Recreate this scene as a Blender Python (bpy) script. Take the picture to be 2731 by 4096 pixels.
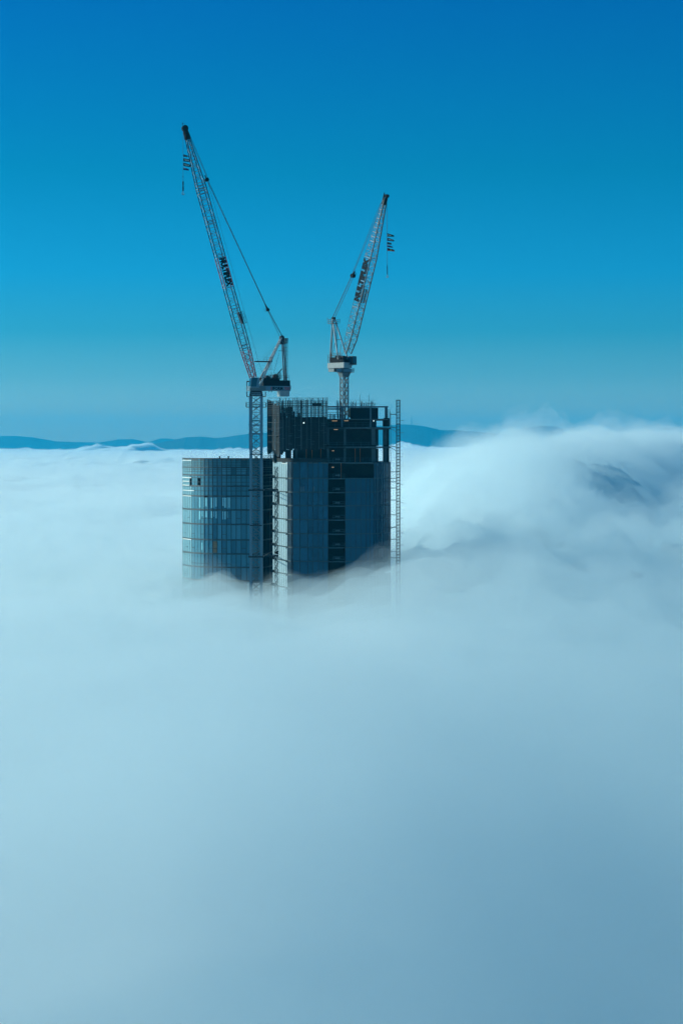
import bpy, bmesh, math, random
import numpy as np
from mathutils import Vector, Matrix
R = math.radians
for o in list(bpy.data.objects): bpy.data.objects.remove(o)
SC = bpy.context.scene
COL = SC.collection
# ------------------------------------------------------------------ camera
FOC = 68.0; W0, H0 = 2731.0, 4096.0
K = FOC * H0 / 36.0            # pixels of the photograph per unit slope
EYE_PY = 1780.0                # row of the horizon (eye level) in the photograph
cam_d = bpy.data.cameras.new('camera'); cam = bpy.data.objects.new('camera', cam_d); COL.objects.link(cam)
cam_d.sensor_fit = 'VERTICAL'; cam_d.sensor_height = 36; cam_d.sensor_width = 24; cam_d.lens = FOC
cam.location = (0, 0, 0); cam.rotation_euler = (R(90), 0, 0)
cam_d.shift_y = -(H0 / 2 - EYE_PY) / H0
cam_d.clip_start = 0.5; cam_d.clip_end = 60000
SC.camera = cam
# ------------------------------------------------------------------ sun and sky
SUN = Vector((-0.93, 0.22, 0.30)).normalized()
sl = bpy.data.lights.new('sun', 'SUN'); sl.energy = 5.0; sl.angle = R(1.2); sl.color = (0.95, 0.97, 0.81)
so = bpy.data.objects.new('sun', sl); COL.objects.link(so); so.rotation_euler = SUN.to_track_quat('Z', 'Y').to_euler()
world = bpy.data.worlds.new('World'); SC.world = world; world.use_nodes = True
wt = world.node_tree; wt.nodes.clear()
wo = wt.nodes.new('ShaderNodeOutputWorld'); bg = wt.nodes.new('ShaderNodeBackground'); sky = wt.nodes.new('ShaderNodeTexSky')
sky.sky_type = 'NISHITA'; sky.sun_disc = False
sky.sun_elevation = math.asin(SUN.z); sky.sun_rotation = math.atan2(SUN.x, SUN.y)
sky.altitude = 300; sky.air_density = 1.0; sky.dust_density = 0.6; sky.ozone_density = 1.5
tc = wt.nodes.new('ShaderNodeTexCoord'); sx = wt.nodes.new('ShaderNodeSeparateXYZ'); ramp = wt.nodes.new('ShaderNodeValToRGB')
wt.links.new(tc.outputs['Generated'], sx.inputs[0]); wt.links.new(sx.outputs['Z'], ramp.inputs[0])
# colour cast of the tinted window glass, deepening with height above the horizon
cr = ramp.color_ramp; cr.elements[0].position = 0.0; cr.elements[0].color = (.50, .75, .92, 1)
cr.elements[1].position = 1.0; cr.elements[1].color = (.06, .67, .70, 1)
for pos, c in ((.018, (.37, .66, .93)), (.036, (.17, .52, .85)), (.058, (.05, .445, .80)), (.088, (.014, .45, .87)), (.14, (.003, .40, .69)), (.24, (.001, .31, .74)), (.40, (.025, .60, .71))):
    e = cr.elements.new(pos); e.color = (*c, 1)
tint = wt.nodes.new('ShaderNodeMix'); tint.data_type = 'RGBA'; tint.blend_type = 'MULTIPLY'; tint.inputs[0].default_value = 1
wt.links.new(ramp.outputs[0], tint.inputs[7])
wt.links.new(sky.outputs[0], tint.inputs[6]); wt.links.new(tint.outputs[2], bg.inputs[0]); wt.links.new(bg.outputs[0], wo.inputs[0])
bg.inputs[1].default_value = 0.143
SC.view_settings.view_transform = 'Standard'; SC.view_settings.look = 'None'; SC.view_settings.exposure = 0; SC.view_settings.gamma = 1
cy = SC.cycles
cy.use_denoising = True; cy.max_bounces = 9; cy.diffuse_bounces = 4; cy.glossy_bounces = 3; cy.transmission_bounces = 4
cy.volume_bounces = 5; cy.transparent_max_bounces = 64; cy.caustics_reflective = False; cy.caustics_refractive = False
cy.use_adaptive_sampling = True; cy.adaptive_threshold = 0.03; cy.time_limit = 800; cy.sample_clamp_indirect = 6
# ------------------------------------------------------------------ helpers
def s_at(y): return y / K
def P(px, py, y): return Vector(((px - W0/2) * s_at(y), y, (EYE_PY - py) * s_at(y)))
_rs = np.random.RandomState(7)
_perm = np.concatenate([_rs.permutation(256)]*2); _ga = _rs.rand(256)*2*np.pi
def perlin(x, y):
    xi = np.floor(x).astype(int); yi = np.floor(y).astype(int); xf = x-xi; yf = y-yi
    u = xf*xf*xf*(xf*(xf*6-15)+10); v = yf*yf*yf*(yf*(yf*6-15)+10)
    def g(ix, iy, fx, fy):
        a = _ga[_perm[(_perm[ix & 255] + iy) & 255]]
        return np.cos(a)*fx + np.sin(a)*fy
    n00 = g(xi, yi, xf, yf); n10 = g(xi+1, yi, xf-1, yf); n01 = g(xi, yi+1, xf, yf-1); n11 = g(xi+1, yi+1, xf-1, yf-1)
    return (n00*(1-u)+n10*u)*(1-v) + (n01*(1-u)+n11*u)*v
def fbm(x, y, o=4, gain=.5):
    r = 0; a = 1; f = 1
    for k in range(o):
        r = r + a*perlin(x*f + 17.3*k, y*f - 9.1*k); a *= gain; f *= 2.03
    return r
def sst(a, b, x): t = np.clip((x-a)/(b-a), 0, 1); return t*t*(3-2*t)
def gauss(x, y, cx, cy, rx, ry): return np.exp(-((x-cx)/rx)**2 - ((y-cy)/ry)**2)

def soft_curve(x, px, py, sig=9.0):
    g = np.linspace(-200, 300, 1001); v = np.interp(g, px, py); k = np.exp(-.5*(np.arange(-80, 81)*.5/sig)**2); k /= k.sum()
    return np.interp(x, g, np.convolve(np.pad(v, 80, mode='edge'), k, mode='valid'))
def fog_height(x, y):
    """height of the solid cloud top above eye level, metres"""
    base = soft_curve(x, [-60, -37, -15, -4, 11, 22, 60], [-40, -41, -40.5, -37.5, -33.5, -36.5, -42])
    near = np.exp(-((y-430)/np.where(y < 430, 110, 110+190*sst(-5, 30, x)))**2)
    z = -38*(1-near) + base*near
    z += 8*sst(900, 4200, y) + 0.5*sst(3500, 7500, y)
    # billows of the far deck
    wx = x + 26*fbm(x/90+3, y/130, 2); wy = y + 34*fbm(x/90-7, y/120+5, 2)
    far = sst(500, 1100, y)
    z += far*(4.5*fbm(wx/170, wy/300, 3) + (8+6*sst(1800, 3600, y))*(np.abs(fbm(wx/58, wy/150, 4))-.25)*(.45+.55*sst(1200, 3500, y)))
    z += 44*sst(6300, 7400, y)*sst(8900, 8000, y)*np.maximum(0, fbm(x/170+2, y/1500, 4, .55)-.02)
    z += (1-far)*(1.0*fbm(x/130+11, y/190, 2) + 0.5*sst(300, 450, y)*fbm(x/45, y/60+3, 2))
    # bank on the right behind the tower, its crest running from near left to far right
    u = y - (545 + 3.9*(x-15)) - 24*fbm(x/50+4, y/90, 3)
    top = np.interp(x, [-8, 10, 28, 46, 78, 146, 274, 400], [-41, -37, -29, -21, -11, -7, -2, -1])
    k = sst(8, 40, x)*sst(-230, 30, u)*(1-.75*sst(60, 700, u))*sst(428, 505, y)
    z += k*(top - z) + k*(2.0*fbm(x/40+2, y/70, 3) + 1.2*(np.abs(fbm(x/20, y/34, 3))-.2))
    # near field: falls away to the right, rolls over a crest at the lower left
    nf = 1-sst(330, 430, y)
    z -= nf*14*sst(-30, 75, x*300/np.maximum(y, 60))
    z += nf*3.0*gauss(x, y, -45, 352, 50, 24)
    yc = 143 + 1.1*(x+25)
    z -= 3.2*nf*sst(8, -24, y-yc)*sst(30, -20, x)
    return z

def grid_axes():
    ys = [-600.0, -300, -100, 0]; y = 20.0
    while y < 9000:
        ys.append(y); y += max(2.5, y*0.0085)
    xs = []; x = 0.0
    while x < 4500:
        xs.append(x); x += max(1.6, 0.0001+ (x-70)*0.022 if x > 70 else 1.6)
    xs = sorted(set([-v for v in xs]+xs))
    return np.array(xs), np.array(ys)

def sheet(name, fn, closed, bottom=-90, step=1):
    xs, ys = grid_axes(); xs = xs[::step]; ys = ys[::step]
    X, Y = np.meshgrid(xs, ys); Z = fn(X, Y)
    nx, ny = len(xs), len(ys)
    V = np.stack([X, Y, Z], -1).reshape(-1, 3)
    i = np.arange(ny*nx).reshape(ny, nx)
    F = np.stack([i[:-1, :-1], i[:-1, 1:], i[1:, 1:], i[1:, :-1]], -1).reshape(-1, 4)
    faces = [F]
    if closed:
        n = len(V)
        ring = np.concatenate([i[0, :], i[1:, -1], i[-1, -2::-1], i[-2:0:-1, 0]])
        B = V[ring].copy(); B[:, 2] = bottom
        V = np.concatenate([V, B]); m = len(ring); j = np.arange(m); j2 = (j+1) % m
        faces.append(np.stack([ring, n+j, n+j2, ring[j2]], -1))
    me = bpy.data.meshes.new(name)
    fl = [tuple(f) for a in faces for f in a.tolist()]
    if closed: fl.append(tuple(range(n+m-1, n-1, -1)))
    me.from_pydata(V.tolist(), [], fl); me.update()
    me.polygons.foreach_set('use_smooth', [True]*len(me.polygons))
    o = bpy.data.objects.new(name, me); COL.objects.link(o)
    return o
def vol_mat(name, dens, col=(1, 1, 1), g=0.3):
    m = bpy.data.materials.new(name); m.use_nodes = True; t = m.node_tree; t.nodes.clear()
    o = t.nodes.new('ShaderNodeOutputMaterial'); v = t.nodes.new('ShaderNodeVolumePrincipled')
    v.inputs['Color'].default_value = (*col, 1); v.inputs['Density'].default_value = dens; v.inputs['Anisotropy'].default_value = g
    t.links.new(v.outputs[0], o.inputs['Volume']); return m
def pmat(name, col, rough=.6, metal=0, ior=1.45):
    m = bpy.data.materials.new(name); m.use_nodes = True; b = m.node_tree.nodes['Principled BSDF']
    b.inputs['Base Color'].default_value = (*col, 1); b.inputs['Roughness'].default_value = rough; b.inputs['Metallic'].default_value = metal; b.inputs['IOR'].default_value = ior
    return m
# ------------------------------------------------------------------ mesh builder and object helpers
random.seed(11)
def V(*a): return Vector(a)
class MB:
    def __init__(s): s.v = []; s.f = []; s.m = []; s.cur = 0
    def quad(s, a, b, c, d):
        n = len(s.v); s.v += [tuple(a), tuple(b), tuple(c), tuple(d)]; s.f.append((n, n+1, n+2, n+3)); s.m.append(s.cur)
    def hexa(s, p):
        n = len(s.v); s.v += [tuple(q) for q in p]
        for f in ((3,2,1,0),(4,5,6,7),(0,1,5,4),(1,2,6,5),(2,3,7,6),(3,0,4,7)):
            s.f.append(tuple(n+i for i in f)); s.m.append(s.cur)
    def box(s, a, b):
        x0, y0, z0 = (min(a[i], b[i]) for i in range(3)); x1, y1, z1 = (max(a[i], b[i]) for i in range(3))
        s.hexa([(x0,y0,z0),(x1,y0,z0),(x1,y1,z0),(x0,y1,z0),(x0,y0,z1),(x1,y0,z1),(x1,y1,z1),(x0,y1,z1)])
    def tube(s, p, q, r, n=4, r2=None):
        p = Vector(p); q = Vector(q); d = q-p
        if d.length < 1e-6: return
        d.normalize(); u = d.cross(Vector((0,0,1)) if abs(d.z) < .9 else Vector((1,0,0))).normalized(); w = d.cross(u)
        r2 = r if r2 is None else r2; k = len(s.v)
        for c, rr in ((p, r), (q, r2)):
            for i in range(n):
                a = 2*math.pi*(i+.5)/n; s.v.append(tuple(c + u*(math.cos(a)*rr) + w*(math.sin(a)*rr)))
        for i in range(n):
            j = (i+1) % n; s.f.append((k+i, k+j, k+n+j, k+n+i)); s.m.append(s.cur)
        s.f.append(tuple(k+i for i in range(n-1, -1, -1))); s.f.append(tuple(k+n+i for i in range(n))); s.m += [s.cur]*2
    def path(s, pts, r, n=4):
        for a, b in zip(pts[:-1], pts[1:]): s.tube(a, b, r, n)
    def prism(s, pts, z0, z1):
        n = len(pts); k = len(s.v)
        s.v += [(p[0], p[1], z0) for p in pts] + [(p[0], p[1], z1) for p in pts]
        for i in range(n):
            j = (i+1) % n; s.f.append((k+i, k+j, k+n+j, k+n+i)); s.m.append(s.cur)
        s.f.append(tuple(k+i for i in range(n-1, -1, -1))); s.f.append(tuple(k+n+i for i in range(n))); s.m += [s.cur]*2
    def disc(s, c, axis, r, th, n=16):
        a = Vector(axis).normalized()*th/2; c = Vector(c); s.tube(c-a, c+a, r, n)
    def lathe(s, prof, c, n=10):
        k = len(s.v); c = Vector(c)
        for (r, z) in prof:
            for i in range(n):
                a = 2*math.pi*i/n; s.v.append((c.x+r*math.cos(a), c.y+r*math.sin(a), c.z+z))
        for j in range(len(prof)-1):
            for i in range(n):
                i2 = (i+1) % n; s.f.append((k+j*n+i, k+j*n+i2, k+(j+1)*n+i2, k+(j+1)*n+i)); s.m.append(s.cur)
    def rail(s, pts, h=1.1, r=.04, step=1.6, mids=2):
        for a, b in zip(pts[:-1], pts[1:]):
            a = Vector(a); b = Vector(b); L = (b-a).length; n = max(1, int(L/step))
            for i in range(n+1):
                p = a.lerp(b, i/n); s.tube(p, p+V(0,0,h), r)
            for m in range(mids): z = h*(m+1)/mids; s.tube(a+V(0,0,z), b+V(0,0,z), r*.9)
    def build(s, name, mats, parent=None, smooth=False):
        me = bpy.data.meshes.new(name); off = Vector((0,0,0))
        if parent is not None and parent.get('_abs'): off = Vector(parent['_abs'])
        me.from_pydata([tuple(Vector(p)-off) for p in s.v], [], s.f)
        for m in (mats if isinstance(mats, (list, tuple)) else [mats]): me.materials.append(m)
        me.polygons.foreach_set('material_index', s.m)
        if smooth: me.polygons.foreach_set('use_smooth', [True]*len(s.f))
        me.update()
        bm = bmesh.new(); bm.from_mesh(me); bmesh.ops.recalc_face_normals(bm, faces=bm.faces); bm.to_mesh(me); bm.free()
        o = bpy.data.objects.new(name, me); COL.objects.link(o); o.parent = parent
        if parent is None:
            zs = [v.co.z for v in me.vertices]; n = len(zs); c = V(sum(v.co.x for v in me.vertices)/n, sum(v.co.y for v in me.vertices)/n, min(zs))
            me.transform(Matrix.Translation(-c)); o.location = c; o['_abs'] = list(c)
        elif parent.get('_abs'): o['_abs'] = list(off)
        return o
def tag(o, label=None, cat=None, group=None, kind=None):
    if label: o['label'] = label
    if cat: o['category'] = cat
    if group: o['group'] = group
    if kind: o['kind'] = kind
    return o
def root(name, loc, label, cat, group=None, rotz=0, absolute=False):
    """an Empty at the foot of a thing; absolute=True: its parts are given in scene coordinates"""
    o = bpy.data.objects.new(name, None); COL.objects.link(o); o.location = loc; o.rotation_euler = (0, 0, rotz); o.empty_display_size = .5
    if absolute: o['_abs'] = list(loc)
    return tag(o, label, cat, group)
def lettering(name, body, size, mat, parent, M, ext=.03, bold=.02, space=1.0, fit=None):
    """real letters: a text curve turned into a mesh, laid out by the matrix M"""
    cu = bpy.data.curves.new('lettering', 'FONT'); cu.body = body; cu.size = size; cu.extrude = ext; cu.offset = bold; cu.space_character = space; cu.resolution_u = 2
    tmp = bpy.data.objects.new('lettering', cu); COL.objects.link(tmp); bpy.context.view_layer.update()
    me = bpy.data.meshes.new_from_object(tmp.evaluated_get(bpy.context.evaluated_depsgraph_get()))
    bpy.data.objects.remove(tmp); bpy.data.curves.remove(cu)
    if fit:
        xs = [v.co.x for v in me.vertices]; ys = [v.co.y for v in me.vertices]
        fx = fit[0]/(max(xs)-min(xs)); fy = fit[1]/(max(ys)-min(ys)); x0 = min(xs); y0 = min(ys)
        for v in me.vertices: v.co.x = (v.co.x-x0)*fx; v.co.y = (v.co.y-y0)*fy
    me.transform(M); me.materials.clear(); me.materials.append(mat); me.name = name
    o = bpy.data.objects.new(name, me); COL.objects.link(o); o.parent = parent
    return o
def frame(o, ex, ey):
    ex = Vector(ex).normalized(); ey = Vector(ey).normalized(); ez = ex.cross(ey)
    return Matrix(((ex.x, ey.x, ez.x, o[0]), (ex.y, ey.y, ez.y, o[1]), (ex.z, ey.z, ez.z, o[2]), (0, 0, 0, 1)))
# ------------------------------------------------------------------ materials
def nmat(name, col, rough=.6, metal=0, ior=1.45, var=.15, scale=.6, streak=None):
    """painted or raw surface with a little uneven weathering"""
    m = pmat(name, col, rough, metal, ior); t = m.node_tree; b = t.nodes['Principled BSDF']
    tc = t.nodes.new('ShaderNodeTexCoord'); mp = t.nodes.new('ShaderNodeMapping'); nz = t.nodes.new('ShaderNodeTexNoise'); mx = t.nodes.new('ShaderNodeMix')
    mp.inputs['Scale'].default_value = streak or (1, 1, 1)
    nz.inputs['Scale'].default_value = scale; nz.inputs['Detail'].default_value = 5
    mx.data_type = 'RGBA'; mx.inputs[6].default_value = (*[c*(1-var) for c in col], 1); mx.inputs[7].default_value = (*[min(1, c*(1+var)) for c in col], 1)
    t.links.new(tc.outputs['Object'], mp.inputs[0]); t.links.new(mp.outputs[0], nz.inputs['Vector']); t.links.new(nz.outputs['Fac'], mx.inputs[0]); t.links.new(mx.outputs[2], b.inputs['Base Color'])
    return m
def glass_mat(name, col, ior, rough=.05):
    m = nmat(name, col, rough, 0, ior, .2, .25, (1, 1, .3)); t = m.node_tree; b = t.nodes['Principled BSDF']
    nz = t.nodes.new('ShaderNodeTexNoise'); nz.inputs['Scale'].default_value = .35; bp = t.nodes.new('ShaderNodeBump'); bp.inputs['Strength'].default_value = .008; bp.inputs['Distance'].default_value = .1
    tc = t.nodes.new('ShaderNodeTexCoord'); t.links.new(tc.outputs['Object'], nz.inputs['Vector'])
    b.inputs['Specular Tint'].default_value = (.25, .75, 1, 1)
    t.links.new(nz.outputs['Fac'], bp.inputs['Height']); t.links.new(bp.outputs[0], b.inputs['Normal'])
    return m
M = {}
M['glass_a'] = glass_mat('facade_glass', (.045, .17, .25), 1.5); M['glass_b'] = glass_mat('facade_glass_pale', (.06, .21, .30), 1.55)
M['glass_c'] = glass_mat('facade_glass_deep', (.03, .12, .19), 1.5)
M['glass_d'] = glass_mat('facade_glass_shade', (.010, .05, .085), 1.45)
M['glass_p'] = glass_mat('corner_sheen_glass', (.14, .31, .37), 1.6); M['glass_q'] = glass_mat('faint_sheen_glass', (.07, .21, .28), 1.55)  # sheen of the curved corner put into two paler glass colours
M['glass_e'] = glass_mat('facade_glass_blue', (.012, .075, .135), 1.45)
M['glass_f'] = glass_mat('facade_glass_navy', (.010, .06, .11), 1.45)
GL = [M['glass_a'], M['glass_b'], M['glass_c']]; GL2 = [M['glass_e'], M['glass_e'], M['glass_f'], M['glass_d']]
M['clear'] = nmat('painted_daylight', (.18, .50, .60), .12, var=.12)  # daylight seen through the glass put into an opaque pale colour
M['mullion'] = nmat('mullion_metal', (.012, .02, .026), .45, .3)
M['spandrel'] = nmat('spandrel', (.014, .045, .06), .6)
M['glint'] = nmat('glint_band', (.62, .66, .64), .35)  # sun glints on the slab edges put into a white colour
M['side_sheen'] = nmat('painted_sheen', (.32, .47, .54), .30, .1, 1.5, .06, .2, (1, 1, .2))  # bright sheen of the glass side wall put into a pale colour
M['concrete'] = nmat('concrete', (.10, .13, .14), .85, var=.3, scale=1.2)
M['shaded_concrete'] = nmat('shaded_core_wall', (.018, .026, .028), .9, var=.35, scale=.7)  # shade of the deep interior put into the concrete colour
M['steel_dark'] = nmat('dark_steel', (.012, .018, .022), .5, .2)
M['steel_grey'] = nmat('grey_steel', (.085, .125, .145), .45, .3)
M['steel_blue'] = nmat('blue_grey_steel', (.09, .18, .24), .45, .2)
M['site_steel'] = nmat('site_steel', (.035, .085, .12), .5); M['site_concrete'] = nmat('site_concrete', (.045, .075, .09), .85, var=.4, scale=1.2)
M['white_paint'] = nmat('white_paint', (.24, .29, .31), .35, var=.18, scale=1.5)
M['gloss_paint'] = nmat('gloss_grey_paint', (.36, .40, .42), .22, .1, var=.1)
M['red_paint'] = nmat('red_paint', (.24, .022, .03), .45)
M['black_paint'] = nmat('black_paint', (.004, .008, .011), .8); M['black_paint'].node_tree.nodes['Principled BSDF'].inputs['Specular IOR Level'].default_value = .15
M['louvre'] = nmat('shaded_return_glass', (.008, .03, .045), .9); M['louvre'].node_tree.nodes['Principled BSDF'].inputs['Specular IOR Level'].default_value = .1  # shade of the return wall put into its pane colour
M['net'] = nmat('dark_netting', (.008, .016, .020), .9, var=.4, scale=2)
M['orange'] = nmat('orange_paint', (.42, .13, .03), .6)
M['timber'] = nmat('brown_board', (.22, .15, .09), .7, var=.3)
M['rope'] = nmat('steel_rope', (.006, .014, .02), .7, 0)
def emit(name, col, st):
    m = bpy.data.materials.new(name); m.use_nodes = True; b = m.node_tree.nodes['Principled BSDF']
    b.inputs['Emission Color'].default_value = (*col, 1); b.inputs['Emission Strength'].default_value = st; b.inputs['Base Color'].default_value = (.2, .2, .2, 1); return m
M['lamp_white'] = emit('lit_lamp', (.8, 1, 1), 2.5); M['lamp_warm'] = emit('lit_fitting', (1, .62, .28), .35)
# ------------------------------------------------------------------ facades
class Facade:
    """a curtain wall over a polyline of panel joints, each joint seen at a known column of the photograph"""
    def __init__(s, cols, ys): s.cols = cols; s.pts = [V((c-W0/2)*s_at(y), y, 0) for c, y in zip(cols, ys)]
    def at(s, px, off=0.0):
        for i in range(len(s.cols)-1):
            if s.cols[i] <= px <= s.cols[i+1] or i == len(s.cols)-2:
                t = (px-s.cols[i])/(s.cols[i+1]-s.cols[i]); p = s.pts[i].lerp(s.pts[i+1], t); d = (s.pts[i+1]-s.pts[i]).normalized()
                return p + V(d.y, -d.x, 0)*off
    def norm(s, i):
        d = (s.pts[i+1]-s.pts[i]).normalized(); return V(d.y, -d.x, 0)
    def glaze(s, mb, i0, i1, z0, z1, skip=(), pick=None, cols=3):
        for i in range(i0, i1):
            if i in skip: continue
            a, b = s.pts[i], s.pts[i+1]; n = s.norm(i); j = [random.uniform(-.012, .012) for _ in range(4)]
            mb.cur = pick(i) if pick else random.choices(range(cols), (5, 2, 3)[:cols])[0]
            mb.quad(a+n*j[0]+V(0,0,z0), b+n*j[1]+V(0,0,z0), b+n*j[2]+V(0,0,z1), a+n*j[3]+V(0,0,z1))
        mb.cur = 0
    def strip(s, mb, i0, i1, z0, z1, out, back=.10):
        """a horizontal band following the wall"""
        for i in range(i0, i1):
            a, b = s.pts[i], s.pts[i+1]; n = s.norm(i); na = s.norm(max(i0, i-1)); nb = s.norm(min(i1-1, i+1))
            ma = (n+na).normalized(); mb_ = (n+nb).normalized()
            mb.hexa([a-ma*back+V(0,0,z0), a+ma*out+V(0,0,z0), b+mb_*out+V(0,0,z0), b-mb_*back+V(0,0,z0), a-ma*back+V(0,0,z1), a+ma*out+V(0,0,z1), b+mb_*out+V(0,0,z1), b-mb_*back+V(0,0,z1)])
    def post(s, mb, i, z0, z1, w=.06, out=.12):
        n = s.norm(min(i, len(s.pts)-2)); 
        if 0 < i < len(s.pts)-1: n = (s.norm(i)+s.norm(i-1)).normalized()
        t = V(-n.y, n.x, 0)*w/2; p = s.pts[i]
        mb.hexa([p-t-n*.05+V(0,0,z0), p-t+n*out+V(0,0,z0), p+t+n*out+V(0,0,z0), p+t-n*.05+V(0,0,z0), p-t-n*.05+V(0,0,z1), p-t+n*out+V(0,0,z1), p+t+n*out+V(0,0,z1), p+t-n*.05+V(0,0,z1)])
    def patch(s, mb, px0, px1, z0, z1, out=.02, th=.04):
        a0, b0, a1, b1 = s.at(px0, out), s.at(px1, out), s.at(px0, out-th), s.at(px1, out-th)
        mb.hexa([a1+V(0,0,z0), a0+V(0,0,z0), b0+V(0,0,z0), b1+V(0,0,z0), a1+V(0,0,z1), a0+V(0,0,z1), b0+V(0,0,z1), b1+V(0,0,z1)])
YT = 473.0
def zz(py, y=YT): return (EYE_PY-py)*s_at(y)
ZB = -56.0
# ================================================================== the finished glass tower
cols = [731.2,738.4,745.3,752.7,759.6,767.6,778.5,790.6,803.2,817.6,833.7,850.9,869.3,887.6,906,925,945,965,986,1008,1030,1051]
def depths(cols, w, y0):
    ys = [y0]; 
    for i in range(len(cols)-1, 0, -1):
        dx = cols[i]-cols[i-1]; ys.append(ys[-1] + math.sqrt(max(0, w*w-dx*dx))*.0612)
    return ys[::-1]
ys1 = depths(cols, 19.2, YT)
F1 = Facade(cols + [1064, 1078, 1092], ys1 + [YT+2.2, YT+5.0, YT+8.2])
N1 = len(F1.cols)-1
t1 = root('glass_tower', (F1.at(900).x, YT+10, ZB), 'lower finished glass tower with a curved pale corner, cloud round its foot', 'tower', absolute=True)
body = [(p.x, p.y) for p in F1.pts]
inner = [((p + V(0, 1.3, 0)).x*.985-.35, p.y+1.3) for p in F1.pts]
mb = MB(); mb.prism(inner[::2] + [(F1.pts[-1].x-.8, 503), (F1.pts[0].x+.9, 503)], ZB, zz(1840)); mb.build('inner_wall', M['shaded_concrete'], t1)
mb = MB(); mb.prism(body + [(F1.pts[-1].x, 504), (F1.pts[0].x, 504)], zz(1841), zz(1837)); mb.build('roof', M['concrete'], t1)
mb = MB(); x0, x1 = F1.pts[0].x, F1.pts[-1].x
mb.quad((x0, F1.pts[0].y, ZB), (x0, 504, ZB), (x0, 504, zz(1841)), (x0, F1.pts[0].y, zz(1841))); mb.quad((x1, F1.pts[-1].y, ZB), (x1, 504, ZB), (x1, 504, zz(1841)), (x1, F1.pts[-1].y, zz(1841)))
mb.quad((x0, 504, ZB), (x1, 504, ZB), (x1, 504, zz(1841)), (x0, 504, zz(1841))); mb.build('rear_wall', M['glass_c'], t1)
lev = [1834, 1870, 1901, 1945, 1985, 2040, 2098, 2160, 2216, 2270, 2324, 2378, 2432, 2486, 2540, 2600]
open_win = {2: (4, 7)}
for k in range(len(lev)-1):
    z1, z0 = zz(lev[k]), zz(lev[k+1]); mb = MB()
    skip = open_win.get(k, ())
    F1.glaze(mb, 0, N1, z0, z1, skip, pick=lambda i: 3 if i > 20 else (4 if i < 5 else 5 if i < 9 else random.choices((0, 1, 2), (5, 2, 2))[0]))  # corner sheen and return shade come from the pane colour
    for i in skip:     # these panels stand open: glass left above the dark opening
        a, b = F1.pts[i], F1.pts[i+1]; zt = zz(1913.5)
        mb.quad(a+V(0,0,zt), b+V(0,0,zt), b+V(0,0,z1), a+V(0,0,z1))
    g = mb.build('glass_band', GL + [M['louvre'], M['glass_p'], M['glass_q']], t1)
mb = MB()
for i in range(N1+1): F1.post(mb, i, ZB, zz(1834), .13 if i > 8 else .07, .10 if i > 8 else .03)
mb.build('mullion_frame', M['mullion'], t1)
for k, py in enumerate(lev):
    mb = MB(); z = zz(py); F1.strip(mb, 0, N1, z-.17, z+.17 if k else z+.08, .16); mb.build('floor_band' if k else 'parapet', M['spandrel'] if k else M['mullion'], t1)
for py in (1843, 1849.5, 1856, 1862, 1878, 1887, 1912, 1929, 1964):
    mb = MB(); F1.strip(mb, 0, N1, zz(py)-.05, zz(py)+.05, .13); mb.build('louvre', M['spandrel'], t1)
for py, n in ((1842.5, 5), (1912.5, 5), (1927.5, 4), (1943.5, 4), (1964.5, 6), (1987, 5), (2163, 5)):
    mb = MB(); F1.strip(mb, 0, n, zz(py)-.10, zz(py)+.10, .17); mb.build('glint_band', M['glint'], t1)  # white bands laid on where the slab edges glint
bars = [(798, 803), (815, 817), (821, 829), (844.5, 850), (854.5, 858), (861, 868), (890, 895), (898, 904), (908.5, 911), (914.5, 920.5)]  # bars of daylight through the tower, laid on as pale panels
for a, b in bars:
    mb = MB(); F1.patch(mb, a, b, zz(2034-random.uniform(0, 10)), zz(1991), .03); mb.build('painted_daylight', M['clear'], t1)
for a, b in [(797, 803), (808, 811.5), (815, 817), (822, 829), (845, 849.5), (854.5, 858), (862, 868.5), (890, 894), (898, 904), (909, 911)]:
    mb = MB(); F1.patch(mb, a, b, zz(random.uniform(2064, 2080)), zz(2046), .03); mb.build('painted_daylight', M['clear'], t1)
mb = MB(); F1.patch(mb, 806, 811, zz(2202), zz(2173), .03); mb.build('painted_daylight', M['clear'], t1)
mb = MB(); F1.patch(mb, 818.5, 833, zz(1990), zz(1983.5), .19, .1); mb.build('open_vent', M['black_paint'], t1)
mb = MB(); F1.patch(mb, 852.5, 868.5, zz(2212), zz(2166), .04); mb.build('timber_board', M['timber'], t1)
mb = MB()      # low sill rails behind some panes
for k in range(5, len(lev)-2):
    for i in range(1, N1-4):
        if random.random() < .45:
            z = zz(lev[k]+ (34 if k % 2 else 40)); a, b = F1.pts[i]+F1.norm(i)*.05, F1.pts[i+1]+F1.norm(i)*.05
            mb = MB(); mb.tube(a+V(0,0,z), b+V(0,0,z), .06); mb.build('transom', M['mullion'], t1)
for px in (872, 910):
    p = F1.at(px, -1.2); mb = MB(); mb.box((p.x-.17, p.y-.17, zz(1838)), (p.x+.17, p.y+.17, zz(1826))); mb.box((p.x-.24, p.y-.24, zz(1826)), (p.x+.24, p.y+.24, zz(1824.6))); mb.build('roof_vent', M['steel_dark'], t1)
mb = MB(); a = P(1050, 1835, YT+1); b = P(1094, 1835, YT+8.5); mb.rail([a, b], .85, .05, .9); mb.build('roof_railing', M['steel_dark'], t1)
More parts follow.
